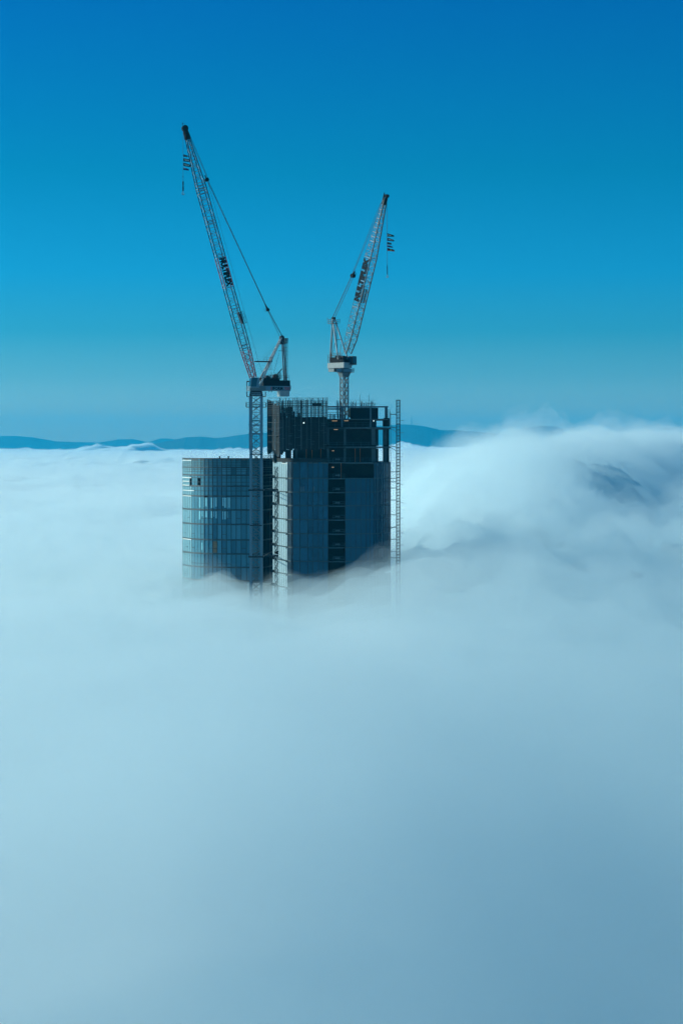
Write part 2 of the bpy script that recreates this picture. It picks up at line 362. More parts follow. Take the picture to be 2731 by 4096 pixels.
# ================================================================== the unfinished tower
colsL = [1091.5, 1099.5, 1107, 1114, 1121, 1128.5, 1136, 1143.5, 1151, 1156, 1161, 1166, 1171, 1199, 1230.6, 1251, 1273, 1292.6, 1312]
ysL = [463.4, 462.2, 461.1, 460.0, 458.9, 457.7, 456.6, 455.4, 454.2, 453.5, 453.0, 452.7, 452.5, 452.2, 452.0, 452, 452, 452, 452]
F2 = Facade(colsL, ysL)
colsR = [1380.6, 1401.6, 1422.7, 1442.6, 1463, 1479, 1494.6, 1505, 1514, 1522, 1532, 1541, 1550, 1556, 1560.5]
ysR = [452, 452, 452, 452, 452.1, 452.3, 452.7, 453.3, 454, 454.7, 455.7, 456.7, 457.9, 459.0, 460.2]
F3 = Facade(colsR, ysR)
t2 = root('unfinished_tower', (F2.at(1300).x, 462, ZB), 'taller unfinished tower with bare upper floors above its dark glass', 'tower', absolute=True)
flr = [1849, 1913, 1968.4, 2023, 2078.6, 2134.9, 2189.6, 2245, 2299.4, 2354, 2409, 2464, 2519, 2574, 2630]
y2 = 452.0
def z2(py): return zz(py, y2)
REC = 457.5
plan = [(p.x, p.y) for p in F2.pts] + [(F2.pts[-1].x, REC), (F3.pts[0].x, REC)] + [(p.x, p.y) for p in F3.pts] + [(F3.pts[-1].x, 484), (F2.pts[0].x, 484)]
def inset(pts, d):
    c = Vector((sum(p[0] for p in pts)/len(pts), sum(p[1] for p in pts)/len(pts))); r = []
    for p in pts:
        v = Vector(p); e = (c-v); r.append(tuple(v + e.normalized()*d))
    return r
# inner core of the glazed part, recessed shaft wall
mb = MB(); mb.prism([(F2.at(1125).x, 461.5), (F2.at(1300).x, 456.5), (F3.at(1390).x, 458.6), (F3.at(1500).x, 457), (F3.at(1545).x, 463), (F3.at(1545).x, 482), (F2.at(1125).x, 482)], ZB, z2(1852)); mb.build('core_wall', M['shaded_concrete'], t2)
for k in range(len(flr)-1):
    z1, z0 = z2(flr[k]), z2(flr[k+1])
    mb = MB(); F2.glaze(mb, 8, len(colsL)-1, z0, z1, pick=lambda i: random.choices((0, 1, 2), (3, 1, 5))[0]); mb.build('glass_band', GL2, t2)
    mb = MB()
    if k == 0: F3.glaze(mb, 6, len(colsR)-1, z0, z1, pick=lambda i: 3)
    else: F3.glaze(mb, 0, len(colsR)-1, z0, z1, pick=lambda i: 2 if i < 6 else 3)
    mb.build('glass_band', GL2, t2)
    # slab of the recess with its rail
    xa, xb = F2.pts[-1].x+.05, F3.pts[0].x-.05
    mb = MB(); mb.box((xa, 452.3, z1-.26), (xb, REC+1, z1)); s = mb.build('balcony_slab', M['site_concrete'], t2)
    mb = MB(); xm = xa+(xb-xa)*.28
    mb.rail([(xm, 452.4, z1), (xb-.15, 452.4, z1)], 1.0, .035, 1.0); mb.box((xm+.5, 452.36, z1+.62), (xb-1.2, 452.40, z1+.80)); mb.build('balcony_railing', M['steel_grey'], s)
for k in range(len(flr)-1):     # the glass side, its sheen put into a pale colour, one strip per storey
    z1, z0 = z2(flr[k]), z2(flr[k+1]); mb = MB(); F2.glaze(mb, 0, 8, z0, z1, pick=lambda i: 0); mb.build('side_sheen_wall', M['side_sheen'], t2)
mb = MB()
for i in range(8, len(colsL)): F2.post(mb, i, ZB, z2(1849), .12, .09)
for i in range(0, len(colsR)): F3.post(mb, i, ZB, z2(1913 if i < 6 else 1849), .10, .09)
mb.build('mullion_frame', M['mullion'], t2)
mb = MB()
for i in range(0, 8): F2.post(mb, i, ZB, z2(1849), .05, .05)
mb.build('side_joint_frame', M['spandrel'], t2)
mb = MB(); F2.strip(mb, 5, 8, z2(1856), z2(1853), .06); mb.build('bright_ledge', M['glint'], t2)  # same painted glint white along the top of this side
for k, py in enumerate(flr[1:], 1):
    mb = MB(); F2.strip(mb, 0, len(colsL)-1, z2(py)-.13, z2(py)+.13, .12); mb.build('floor_band', M['spandrel'], t2); mb = MB(); F3.strip(mb, 0, len(colsR)-1, z2(py)-.10, z2(py)+.10, .10); mb.build('floor_band', M['spandrel'], t2)
    mb = MB(); p = F2.at(1098, .35); mb.box((p.x-.5, p.y-.3, z2(py)-.1), (p.x+.2, p.y+.3, z2(py)+.55)); mb.build('bracket', M['steel_dark'], t2); mb = MB(); p = F2.at(1150, .25); mb.box((p.x-.2, p.y-.15, z2(py)-.35), (p.x+.15, p.y+.15, z2(py)-.15)); mb.build('bracket', M['steel_dark'], t2)
mb = MB(); F2.patch(mb, 1109.5, 1117.5, z2(2020), z2(1969), .03); mb.build('painted_opening', M['black_paint'], t2)  # black panel laid on for the dark inside an opened window
for k in range(len(flr)-1):
    z1, z0 = z2(flr[k]), z2(flr[k+1])
    if k == 2: continue
    mb = MB(); F3.patch(mb, 1516, 1519, z0+.9, z1-.4, .03); F3.patch(mb, 1524, 1530.5, z0+.8, z1-.3, .03); mb.build('corner_window', M['site_steel'], t2)  # sky seen through the corner put into paler patches
for px, k in ((1204, 1), (1214, 1), (1254, 1)):
    mb = MB(); F2.patch(mb, px-4, px+4, z2(1968), z2(1946), .03); mb.build('painted_daylight', M['site_steel'], t2)  # same painted daylight, as opaque patches on the dark glass
# --- bare floors
slabs = {}
for py, x0c, th in ((1849, 1095, .34), (1786, 1150, .38), (1708, 1150, .40)):
    q = [p for p in plan]
    if x0c > 1100: q = [(F2.at(1112).x, 464)] + [(p.x, p.y) for p in F2.pts[6:]] + plan[len(F2.pts):-1] + [(F2.at(1112).x, 484)]
    mb = MB(); mb.prism(q, z2(py)-th, z2(py)); slabs[py] = mb.build('floor_slab', M['site_concrete'], t2)
def colm(name, px, y, w, pa, pb, m, d=None):
    mb = MB(); c = P(px, pa, y); mb.box((c.x-w/2, y, c.z), (c.x+w/2, y+(d or w), P(px, pb, y).z)); return mb.build(name, m, t2)
for px, w in ((1379, .50), (1312, .45), (1186, .5), (1493, .9), (1540, .8)):
    for pa, pb in ((1849, 1794), (1780, 1716)): colm('column', px, 453.6 if px < 1500 else 458, w, pa, pb, M['site_concrete'])
for px in (1244, 1455): colm('column', px, 458.5, .6, 1849, 1794, M['shaded_concrete'])
# upper steel frame: posts, beam, slim middle slab
for px in (1367.5, 1482): colm('steel_post', px, 452.2, .38, 1708, 1626, M['site_steel'])
colm('steel_post', 1544, 457, .65, 1672, 1628, M['site_steel'])
mb = MB(); a = P(1310, 1627, 452.6); b = P(1552, 1627, 452.6); mb.box((a.x, 452.6, a.z-.18), (b.x, 453.0, a.z+.16)); mb.build('steel_beam', M['site_steel'], t2); mb = MB(); a = P(1310, 1632, 452.6); mb.box((a.x, 462, a.z-.2), (P(1365, 1, 462).x, 462.3, a.z+.1)); mb.build('steel_beam', M['site_steel'], t2)
mb = MB(); a = P(1225, 1675, 452.4); b = P(1551, 1675, 452.4); mb.box((a.x, 452.4, a.z-.2), (b.x, 474, a.z)); mb.build('upper_deck', M['site_concrete'], t2)
mb = MB(); a = P(1175, 1672, 458); b = P(1300, 1672, 458); mb.box((a.x, 458, z2(1849)), (b.x, 480, z2(1670))); mb.build('core_wall', M['shaded_concrete'], t2); mb = MB(); a = P(1300, 1690, 458); b = P(1505, 1690, 458); mb.box((b.x, 459, z2(1849)), (a.x+.01, 481, z2(1677))); mb.build('core_wall', M['shaded_concrete'], t2)
mb = MB(); a = P(1401, 1631, 457); b = P(1512, 1631, 457); mb.box((a.x, 457, z2(1674)), (b.x, 470, a.z)); mb.build('formwork_box', M['net'], t2)
mb = MB(); a = P(1395, 1632, 456.6); mb.box((a.x, 456.6, z2(1669)), (a.x+.33, 456.9, a.z)); mb.build('timber_board', M['timber'], t2)
mb = MB(); a = P(1495, 1784, 458); b = P(1513, 1716, 458); mb.box((a.x, 458, a.z), (b.x, 472, b.z)); mb.build('shear_wall', M['shaded_concrete'], t2); mb = MB(); a = P(1534, 1849, 460); b = P(1556, 1716, 460); mb.box((a.x, 460, a.z), (b.x, 470, b.z)); mb.build('shear_wall', M['shaded_concrete'], t2); mb = MB(); a = P(1495, 1849, 458); b = P(1513, 1794, 458); mb.box((a.x, 458, a.z), (b.x, 472, b.z)); mb.build('shear_wall', M['shaded_concrete'], t2)
mb = MB(); a = P(1532, 1706, 460); b = P(1558, 1676, 460); mb.box((a.x, 460, a.z), (b.x, 466, b.z)); a = P(1535, 1706, 460.5); b = P(1557, 1672, 460.5); mb.box((a.x, 460.5, a.z), (b.x, 466, b.z)); mb.build('formwork_box', M['net'], t2)
mb = MB(); F2.strip(mb, 0, len(colsL)-1, z2(1849)+.02, z2(1833), .04, .06); mb.build('edge_netting', M['net'], t2)
mb = MB()
for xa, xb in ((1096, 1122), (1141, 1164), (1171, 1200)):
    a = P(xa, 1849, 461); b = P(xb, 1800, 461); mb.box((a.x, 461, a.z), (b.x, 464, b.z)); mb.build('partition_wall', M['shaded_concrete'], t2); mb = MB()
# site rails on the open floors
for py, xa, xb in ((1849, 1150, 1312), (1849, 1318, 1505), (1786, 1318, 1376), (1786, 1382, 1505), (1708, 1312, 1505), (1675, 1312, 1366)):
    mb = MB(); a = P(xa, py, 452.5); b = P(xb, py, 452.5); mb.rail([a, b], 1.0, .035, 1.5); mb.build('railing', M['site_steel'] if py != 1675 else M['steel_dark'], t2)
# starter bars above the form box and masts on the right corner
mb = MB()
for i in range(46):
    px = random.uniform(1398, 1501); a = P(px, 1632, 459+random.uniform(-1.5, 6)); mb.tube(a, a+V(0, 0, random.uniform(.9, 1.75)), .045 if i % 3 else .07)
for px, top in ((1439, 1578), (1475, 1578), (1551, 1637), (1557, 1636), (1559, 1640)):
    a = P(px, 1632 if px < 1500 else 1700, 456); mb.tube(a, P(px, top, 456), .05)
a = P(1398, 1600.5, 459); b = P(1501, 1600.5, 459); mb.tube(a, b, .03); mb.tube(a-V(0,0,.75), b-V(0,0,.75), .035); mb.tube(P(1470, 1615, 459), P(1520, 1615, 459), .02)
mb.build('starter_bar_mesh', M['steel_dark'], t2)
mb = MB()
for i in range(22):
    px = random.uniform(1345, 1366); a = P(px, 1672, 460); mb.tube(a, P(px, random.uniform(1600, 1612), 460), .035)
for i in range(26):
    px = random.uniform(1310, 1360); a = P(px, 1676, 459); mb.tube(a, P(px, random.uniform(1652, 1660), 459), .05)
a = P(1310, 1650, 459); b = P(1362, 1650, 459); mb.tube(a, b, .06); mb.tube(a-V(0,0,.5), b-V(0,0,.5), .04); mb.build('starter_bar_mesh', M['steel_dark'], t2)
mb = MB(); mb.box(P(1560.5, 1650, 458), P(1562.2, 1849, 458.3)); mb.build('edge_channel', M['site_steel'], t2)
# --- scaffold wrapped round the top left corner
sc = root('scaffold_screen', P(1180, 1800, 450), 'dark ragged scaffold screen wrapped round the top of the unfinished tower', 'scaffolding', absolute=True)
def top_of(px): return float(np.interp(px, [1068, 1080, 1084, 1100, 1112, 1116, 1160, 1162, 1310], [1597, 1598, 1604, 1603, 1599, 1592, 1591, 1590, 1590]))
def bot_of(px): return float(np.interp(px, [1068, 1073, 1078, 1095, 1110, 1150, 1310], [1800, 1815, 1812, 1806, 1830, 1800, 1795]))
fr = MB(); 
for face in range(3):
    n = (84, 70, 40)[face]
    for i in range(n):
        px = 1070 + (1310-1070)*((i+random.uniform(-.35, .35))/n) if face else (1070 + 45*((i+.5)/n) if i < 30 else random.uniform(1115, 1310))
        px = min(1309, max(1069.6, px))
        y = (449.4 + max(0, (1118-px))*.19, 450.9 + max(0, 1118-px)*.18, 466)[face]
        if face == 2 and px < 1085: continue
        tp = top_of(px) + (random.uniform(0, 2) if random.random() < .35 else random.uniform(5, 16)); bt = bot_of(px)+random.uniform(-6, 4) if face < 2 else 1676
        r = random.choice((.03, .04, .055, .075)) if px > 1120 else random.choice((.05, .08, .11))
        fr.tube(P(px, tp, y), P(px, bt, y), r)
fr.build('standard_lattice', M['steel_dark'], sc)
lg = MB()
for py in (1592, 1604, 1613, 1623, 1629, 1637, 1644, 1652, 1661, 1690, 1716, 1742, 1768):
    for y in (449.3, 450.9):
        xa = 1116 if py < 1600 else 1072
        lg.tube(P(max(1118, xa), py, y), P(1309, py, y), .05 if py not in (1623, 1613) else .09)
        if xa < 1118: lg.tube(P(1072, py, y+8.4), P(1118, py, y), .06)
a = P(1310, 1590, 449.5); lg.tube(a, P(1310, 1668, 449.5), .07); lg.build('ledger_lattice', M['steel_dark'], sc)
nt = MB(); random.seed(5)
px = 1069.5
while px < 1309:       # netting drops, a few slits left between them
    w = random.uniform(3, 6) if px < 1150 else random.uniform(9, 22); e = min(1309, px+w)
    gap = random.choice((.1, .2, .4, .8)) if px < 1175 else random.choice((0, 0, .3))
    t0 = (1618 if px < 1118 else (1628 if px < 1160 else 1666)) + random.uniform(-4, 4); bt = bot_of((px+e)/2)+random.uniform(-3, 3)
    def yy(q): return 450.1 + max(0, 1118-q)*.185
    seg = t0
    while seg < bt-3:
        nx = min(bt, seg + random.uniform(26, 60) ); hole = random.random() < .18 and px < 1290
        a0, a1, b0, b1 = P(px, seg, yy(px)), P(px, nx-(2.6 if hole else 0), yy(px)), P(e-gap, seg, yy(e)), P(e-gap, nx-(2.6 if hole else 0), yy(e))
        d = V(0, .06, 0); nt.hexa([a1, b1, b1+d, a1+d, a0, b0, b0+d, a0+d]); seg = nx
    px = e
px = 1074
while px < 1200:     # a second, deeper layer
    w = random.uniform(4, 10); e = px+w; yb_ = 453.2 + max(0, 1118-px)*.15
    if random.random() < .8:
        t0 = random.uniform(1640, 1668); bt = bot_of(px)-random.uniform(2, 8); a0, b1 = P(px, t0, yb_), P(e-.5, bt, yb_); nt.box((a0.x, yb_, b1.z), (b1.x, yb_+.06, a0.z))
    px = e
nt.build('safety_netting', M['net'], sc)
dk = MB()
for py in (1624, 1652, 1700, 1726, 1754, 1780): a = P(1120, py, 449.6); b = P(1308, py, 450.7); dk.box((a.x, 449.6, a.z-.06), (b.x, 450.7, a.z+.06))
a = P(1250, 1612, 455); b = P(1285, 1624, 455); dk.box((a.x, 455, b.z), (b.x, 458, a.z)); dk.build('scaffold_deck', M['net'], sc)
hg = MB(); random.seed(9)
for i in range(16):
    px = random.uniform(1072, 1112); a = P(px, 1800, 453.5+random.uniform(-1, 4)); hg.tube(a, a - V(random.uniform(-.15, .15), 0, random.uniform(.8, 2.6)), .10, 4, .03)
hg.build('torn_netting', M['net'], sc)
pale = MB()
for px in (1077, 1088, 1094, 1102, 1109, 1116, 1122, 1128, 1132, 1134, 1145, 1157, 1180, 1203, 1206, 1226, 1244, 1276, 1296): pale.tube(P(px, 1640+random.uniform(0, 40), 449.1 + max(0, 1118-px)*.19), P(px, 1800, 449.1 + max(0, 1118-px)*.19), .035)
for px, py in [(random.uniform(1076, 1300), random.uniform(1640, 1795)) for _ in range(46)]: pale.tube(P(px-8, py, 449.5), P(px+8, py, 449.2), .03)
pale.build('pale_standard', M['steel_grey'], sc)
# --- lamps and props on the bare floors
lp_ = tag(MB(), None) if False else None
def fitting(px, py, y, w, h, m, name, label, cat, group=None):
    mb = MB(); c = P(px, py, y); mb.box((c.x-w/2, y-.12, c.z-h/2), (c.x+w/2, y, c.z+h/2)); o = mb.build(name, M['steel_dark'] if m != M['lamp_white'] else m); 
    o.data.materials[0] = m
    mb2 = MB(); mb2.box((c.x-w/2-.05, y-.0, c.z-h/2-.05), (c.x+w/2+.05, y+.08, c.z+h/2+.05)); mb2.build('housing', M['steel_dark'], o)
    return tag(o, label, cat, group)
fitting(1215, 1691.5, 449.0, .22, .24, M['lamp_white'], 'work_lamp', 'bright white work lamp shining out of the dark scaffold screen', 'lamp')
for px, py, w in ((1338, 1683.5, 1.2), (1385, 1683, 1.0), (1343, 1718, .9), (1332, 1803, .5), (1331, 1869, .5)):
    fitting(px, py, 455.2, w, .16, M['lamp_warm'], 'strip_light', 'small warm strip light under a bare floor slab', 'light', 'warm lights under the bare slabs')
fitting(1494, 1683.5, 455.2, .16, .18, M['lamp_white'], 'work_lamp', 'pale work lamp behind the slim steel post of the upper deck', 'lamp')
for px, pa, pb, y in ((1225, 1848, 1797, 454), (1248, 1848, 1797, 454), (1283, 1848, 1797, 454.4), (1163, 1848, 1802, 455), (1420, 1847, 1795, 455), (1440, 1847, 1795, 455), (1364, 1912, 1852, 455)):
    mb = MB(); a = P(px, pa, y); b = P(px, pb, y); mb.tube(a, b, .075, 6); mb.box((a.x-.16, y-.16, a.z), (a.x+.16, y+.16, a.z+.03)); mb.box((b.x-.16, y-.16, b.z-.03), (b.x+.16, y+.16, b.z))
    tag(mb.build('prop', M['orange']), 'thin orange prop standing between two bare floors', 'prop', 'orange props between floors')
# ================================================================== hoist masts
def hoist(px0, px1, pt, pb, y, name, label, step, style):
    c = P((px0+px1)/2, pb, y); r = root(name, c, label, 'hoist mast', absolute=True); w = (px1-px0)*s_at(y); top = P(0, pt, y).z; x0, x1 = c.x-w/2, c.x+w/2
    ch = MB(); lt = MB()
    if style == 'ladder':
        for x in (x0, x1):
            for d in (0, w): ch.tube((x+(.14 if d and x == x0 else (-.14 if d else 0)), y+d, c.z), (x+(.14 if d and x == x0 else (-.14 if d else 0)), y+d, top), .085)
        z = top-.05; k = 0
        while z > c.z:
            h = .10 if k % 2 == 0 else .05
            lt.box((x0, y-.03, z-h), (x1, y+.05, z+h)); lt.box((x0, y+w-.05, z-.05), (x1, y+w, z+.05))
            for x in (x0, x1): lt.tube((x, y, z), (x, y+w, z), .05)
            zn = z-step; lt.tube((x0, y+w, z), (x1, y+w, zn), .03); lt.tube((x0, y, z), (x0, y+w, zn), .04); lt.tube((x1, y, z), (x1, y+w, zn), .04)
            z = zn; k += 1
    else:
        ym = y+w*.8; xm = (x0+x1)/2
        for p in ((x0, y), (x1, y), (xm, ym)): ch.tube((*p, c.z), (*p, top), .05 if p[0] != xm else .07)
        z = top; k = 0; T = [(x0, y), (x1, y), (xm, ym)]
        while z > c.z:
            zn = z-step
            lt.box((x0, y-.03, z-.06), (x1, y+.03, z+.06))
            if k % 2 == 0:
                lt.tube((x0, y, z), (xm, y, zn), .085); lt.tube((x1, y, z), (xm, y, zn), .085)
            else:
                lt.tube((xm, y, z), (x0, y, zn), .085); lt.tube((xm, y, z), (x1, y, zn), .085); lt.tube((x0, y, z-.1), (x1, y, z-step*.6), .06)
            lt.tube((x0, y, z), (xm, ym, zn), .05); lt.tube((x1, y, zn), (xm, ym, z), .05)
            z = zn; k += 1
    ch.build('mast_chord', M['steel_dark'], r); lt.build('lattice', M['steel_dark'], r)
    return r
hm = hoist(1584.5, 1599.5, 1600, 2640, 455.5, 'hoist_mast', 'slim ladder like hoist mast standing free beside the unfinished tower', .70, 'ladder')
random.seed(4)
for py in (1658, 1708, 1784, 1888, 1914, 1928, 1953, 2001, 2060, 2110, 2158, 2206, 2232):
    mb = MB(); a = P(1561, py, 459.5); b = P(1585, py + (5 if py in (1708, 1784) else 0), 456.3); mb.tube(a, b, .075); mb.tube(a+V(0, .0, .12), b+V(0, .9, .12), .045)
    if py in (1708, 1784, 2110): mb.tube(a-V(0, 0, .3), b-V(0, 0, .9 if py < 2000 else -.3), .06)
    mb.build('wall_tie', M['steel_blue'], hm)
for py in (1682, 1731, 1864, 1937, 2011, 2072, 2132, 2180):
    mb = MB(); a = P(1599, py, 456); b = P(1615, py, 456); mb.tube(a, b, .05); c = P(1609, py, 456); mb.tube(c-V(0, 0, .12), c+V(0, 0, .12), .05); mb.build('landing_arm', M['steel_grey'], hm)
hm2 = hoist(1097, 1113, 1868, 2640, 454.6, 'hoist_mast', 'lattice hoist mast of dark chevrons in front of the pale side wall', .94, 'chevron')
for py in (1960, 2226):
    mb = MB(); a = P(1050, py, 451); b = P(1114, py, 454.2); mb.box((a.x, 453.0, a.z-.16), (b.x, 453.5, a.z+.16)); mb.box((a.x-.6, 450.9, a.z-.16), (a.x, 453.5, a.z+.16)); mb.build('wall_tie', M['steel_dark'], hm2)
# ================================================================== luffing cranes
class Crane:
    def __init__(s, px, py, y, a, name, label):
        s.o = P(px, py, y); s.a = R(a); s.c = math.cos(s.a); s.s = math.sin(s.a)
        s.r = root(name, s.o, label, 'tower crane', 'tower cranes with raised booms', s.a)
    def at(s, px, py, y=0.0):
        """local point on the vertical plane y = const of the crane that lies on a known spot of the photograph"""
        u = (px-W0/2)/K; x = (u*(s.o.y + y*s.c) - s.o.x + y*s.s)/(s.c - u*s.s); wy = s.o.y + x*s.s + y*s.c
        return V(x, y, (EYE_PY-py)/K*wy - s.o.z)
    def world(s, p): return V(s.o.x + p[0]*s.c - p[1]*s.s, s.o.y + p[0]*s.s + p[1]*s.c, s.o.z + p[2])
def boom(cr, F, T, hh, hw, prof, nb, rc, rl, m_ch, m_lat):
    u = (T-F); L = u.length; u.normalize(); v = V(-u.z, 0, u.x); w = V(0, 1, 0)
    if v.z < 0: v = -v
    def node(t, i): # i: 0 lower near(-y), 1 lower +y, 2 upper +y, 3 upper -y
        k = float(np.interp(t, [p[0] for p in prof], [p[1] for p in prof])); kw = float(np.interp(t, [p[0] for p in prof], [p[2] for p in prof]))
        return F + u*(L*t) + v*(hh*k*(1 if i > 1 else -1)) + w*(hw*kw*(1 if i in (1, 2) else -1))
    ch = MB(); ts = sorted(set([p[0] for p in prof] + [1.0]))
    for i in range(4):
        for a, b in zip(ts[:-1], ts[1:]): ch.tube(node(a, i), node(b, i), rc if not isinstance(rc, (list, tuple)) else rc[i], 6)
    b = ch.build('boom', m_ch, cr.r)
    lt = MB()
    for k in range(nb):
        t0, t1 = k/nb*.985, (k+1)/nb*.985
        for i in range(4):
            j = (i+1) % 4; p, q = (i, j) if (k+i) % 2 else (j, i)
            lt.tube(node(t0, p), node(t1, q), rl); lt.tube(node(t1, i), node(t1, j), rl*.9)
    lt.build('lattice', m_lat, b)
    return b, node, u, v
def square_mast(cr, name, half, z0, z1, cw, bay, m, ml, rot, rl=.07):
    ch = MB(); lt = MB()
    for sx in (-1, 1):
        for sy in (-1, 1): ch.box((sx*half-(cw if sx > 0 else 0), sy*half-(cw if sy > 0 else 0), z0), (sx*half+(cw if sx < 0 else 0), sy*half+(cw if sy < 0 else 0), z1))
    h = half-cw*.5; C = [(-h, -h), (h, -h), (h, h), (-h, h)]; z = z1
    while z > z0:
        zn = z-bay
        for i in range(4):
            a, b = C[i], C[(i+1) % 4]
            lt.tube((*a, z), (*b, zn), rl); lt.tube((*b, z), (*a, zn), rl); lt.tube((*a, zn), (*b, zn), rl*.9)
        z = zn
    for x in (-.3, .12): lt.tube((x, .1, z0), (x, .1, z1), .04)
    z = z1-.3
    while z > z0: lt.tube((-.3, .1, z), (.12, .1, z), .025); z -= .35
    o = ch.build(name, m, cr.r); o.rotation_euler.z = rot
    lt.build('lattice', ml, o)
    return o
def hook(cr, top, segs, hk, rope_to, m):
    """hoist rope with a long slim hook block below the boom head"""
    mb = MB(); mb.tube(rope_to, top, .035); rp = mb.build('hoist_rope', M['rope'], cr.r)
    mb = MB()
    for za, zb, r in segs:
        h = za-zb; mb.lathe([(.02, 0), (r, -.06*h), (r, -.88*h), (.05, -h)], (top.x, top.y, za), 10)
    b = mb.build('hook_block', m, cr.r)
    mb = MB(); n = 12; c = V(top.x, top.y, (hk[0]+hk[1])/2); rad = (hk[0]-hk[1])*.36
    mb.path([c + V(math.cos(a)*rad, 0, math.sin(a)*rad-.04) for a in [R(90)-R(300)*i/n for i in range(n+1)]], .075, 6); mb.tube(c+V(0, 0, rad-.04), V(top.x, top.y, segs[-1][1]+.05), .06, 6)
    mb.build('hook', M['steel_grey'], b)
# ------------------------------------------------------------------ the taller crane on the left
c1 = Crane(1025, 1568, 449.0, 200, 'luffing_crane', 'taller crane on a wide lattice mast standing before the finished glass tower')
m1 = square_mast(c1, 'mast', 1.49, c1.at(1025, 2640).z, -1.0, .55, 1.88, M['steel_blue'], M['steel_grey'], -c1.a, .075)
def w1(px, py, y=0): # point in the mast's own upright frame
    return V((px-1025)*s_at(449+y), y, (1568-py)*s_at(449+y))
for py, ex in ((1628, 2.3), (1683, 1.55), (1733, 1.6), (1816, 1.4), (2100, 1.4)):
    mb = MB(); z = w1(1025, py).z
    if ex > 2: 
        for sx in (-1, 1): mb.box((sx*1.5, -1.6, z-.1), (sx*ex, 1.6, z)); mb.rail([(sx*ex, -1.6, z), (sx*ex, 1.6, z)], 1.0, .05, 1.0); mb.rail([(sx*1.5, -1.6, z), (sx*ex, -1.6, z)], 1.0, .05, .8)
    mb.box((-1.4, -1.4, z-.08), (1.4, 1.4, z)); mb.rail([(-1.0, -1.45, z), (1.0, -1.45, z)], .9, .04, .5)
    mb.box((-ex if ex < 2 else -1.5, -1.56, z-.16), (ex if ex < 2 else 1.5, -1.5, z+.06)); mb.build('mast_platform', M['steel_dark'], m1)
mb = MB()      # climbing sleeve round the top of the mast
for sx in (-1, 1):
    mb.box((sx*1.50, -1.62, w1(0, 1800).z), (sx*.93, -1.51, -1.0)); mb.box((sx*1.51, -1.6, w1(0, 1800).z), (sx*1.60, -1.0, -1.0)); 
for py in (1700, 1735): mb.box((-1.66, -1.66, w1(0, py).z-.22), (1.66, -1.56, w1(0, py).z+.12))
mb.build('climbing_sleeve', M['steel_blue'], m1)
for py in (1960, 2226):
    mb = MB(); z = w1(0, py).z; mb.box((-1.75, -1.75, z-.15), (1.75, -1.52, z+.15)); mb.box((-1.75, 1.52, z-.15), (1.75, 1.75, z+.15))
    for sx in (-1, 1): mb.box((sx*1.75, -1.75, z-.15), (sx*1.52, 1.75, z+.15)); mb.tube((sx*1.6, 1.7, z), (sx*1.6+1.4, 23, z), .12)
    mb.build('tie_collar', M['steel_dark'], m1)
# slew collar with railings and a name board
mb = MB(); mb.box((-1.52, -1.52, -1.0), (1.52, 1.52, -.45)); mb.box((-1.42, -1.42, -.45), (1.42, 1.42, .1)); mb.tube((0, 0, .05), (0, 0, .35), 1.35, 20); sr = mb.build('slew_collar', M['steel_dark'], c1.r); sr.rotation_euler.z = -c1.a
mb = MB()
for sx in (-1, 1): mb.rail([(sx*2.15, -1.4, -1.0), (sx*2.15, 1.4, -1.0)], 1.1, .05, .9); mb.box((sx*1.5, -1.4, -1.12), (sx*2.2, 1.4, -1.0))
mb.rail([(-2.15, -1.4, .3), (-2.15, 1.0, .3)], 2.2, .05, .7, 3); mb.build('railing', M['steel_dark'], sr)
mb = MB(); mb.box((-1.1, -1.60, -.80), (1.1, -1.53, -.12)); nb_ = mb.build('name_board', M['steel_blue'], sr)
lettering('lettering', 'MFORM 704', .4, M['black_paint'], nb_, frame((-.95, -1.61, -.62), (1, 0, 0), (0, 0, 1)), .01, .012, 1, (1.9, .34))
# deck with counterweight
mb = MB(); mb.box((-7.95, -1.3, .30), (2.0, 1.3, 1.42)); mb.box((-8.05, -1.34, .62), (-7.95, 1.34, 1.55))
for x in (-2.9, -3.5): mb.box((x, .9, .0), (x+.2, 1.2, .3))
dk1 = mb.build('deck', M['steel_blue'], c1.r)
mb = MB(); mb.box((-1.9, -1.36, .25), (1.95, 1.36, 1.3)); mb.build('deck_skirt', M['steel_grey'], dk1)
lettering('lettering', 'I', .8, M['red_paint'], dk1, frame((-3.15, 1.32, .46), (-1, 0, 0), (0, 0, 1)), .012, .05, 1, (.26, .78))
lettering('lettering', 'IFORM', .8, M['black_paint'], dk1, frame((-3.55, 1.32, .46), (-1, 0, 0), (0, 0, 1)), .012, .03, 1, (2.5, .78))
lettering('lettering', '700', .8, M['red_paint'], dk1, frame((-6.30, 1.32, .46), (-1, 0, 0), (0, 0, 1)), .012, .02, 1, (1.45, .78))
mb = MB(); mb.box((-7.8, -1.25, -.98), (-5.5, 1.0, .29)); 
for x in (-5.9, -6.4, -6.9, -7.4): mb.box((x, 1.0, -.95), (x+.06, 1.04, .28))
mb.build('counterweight', M['white_paint'], c1.r)
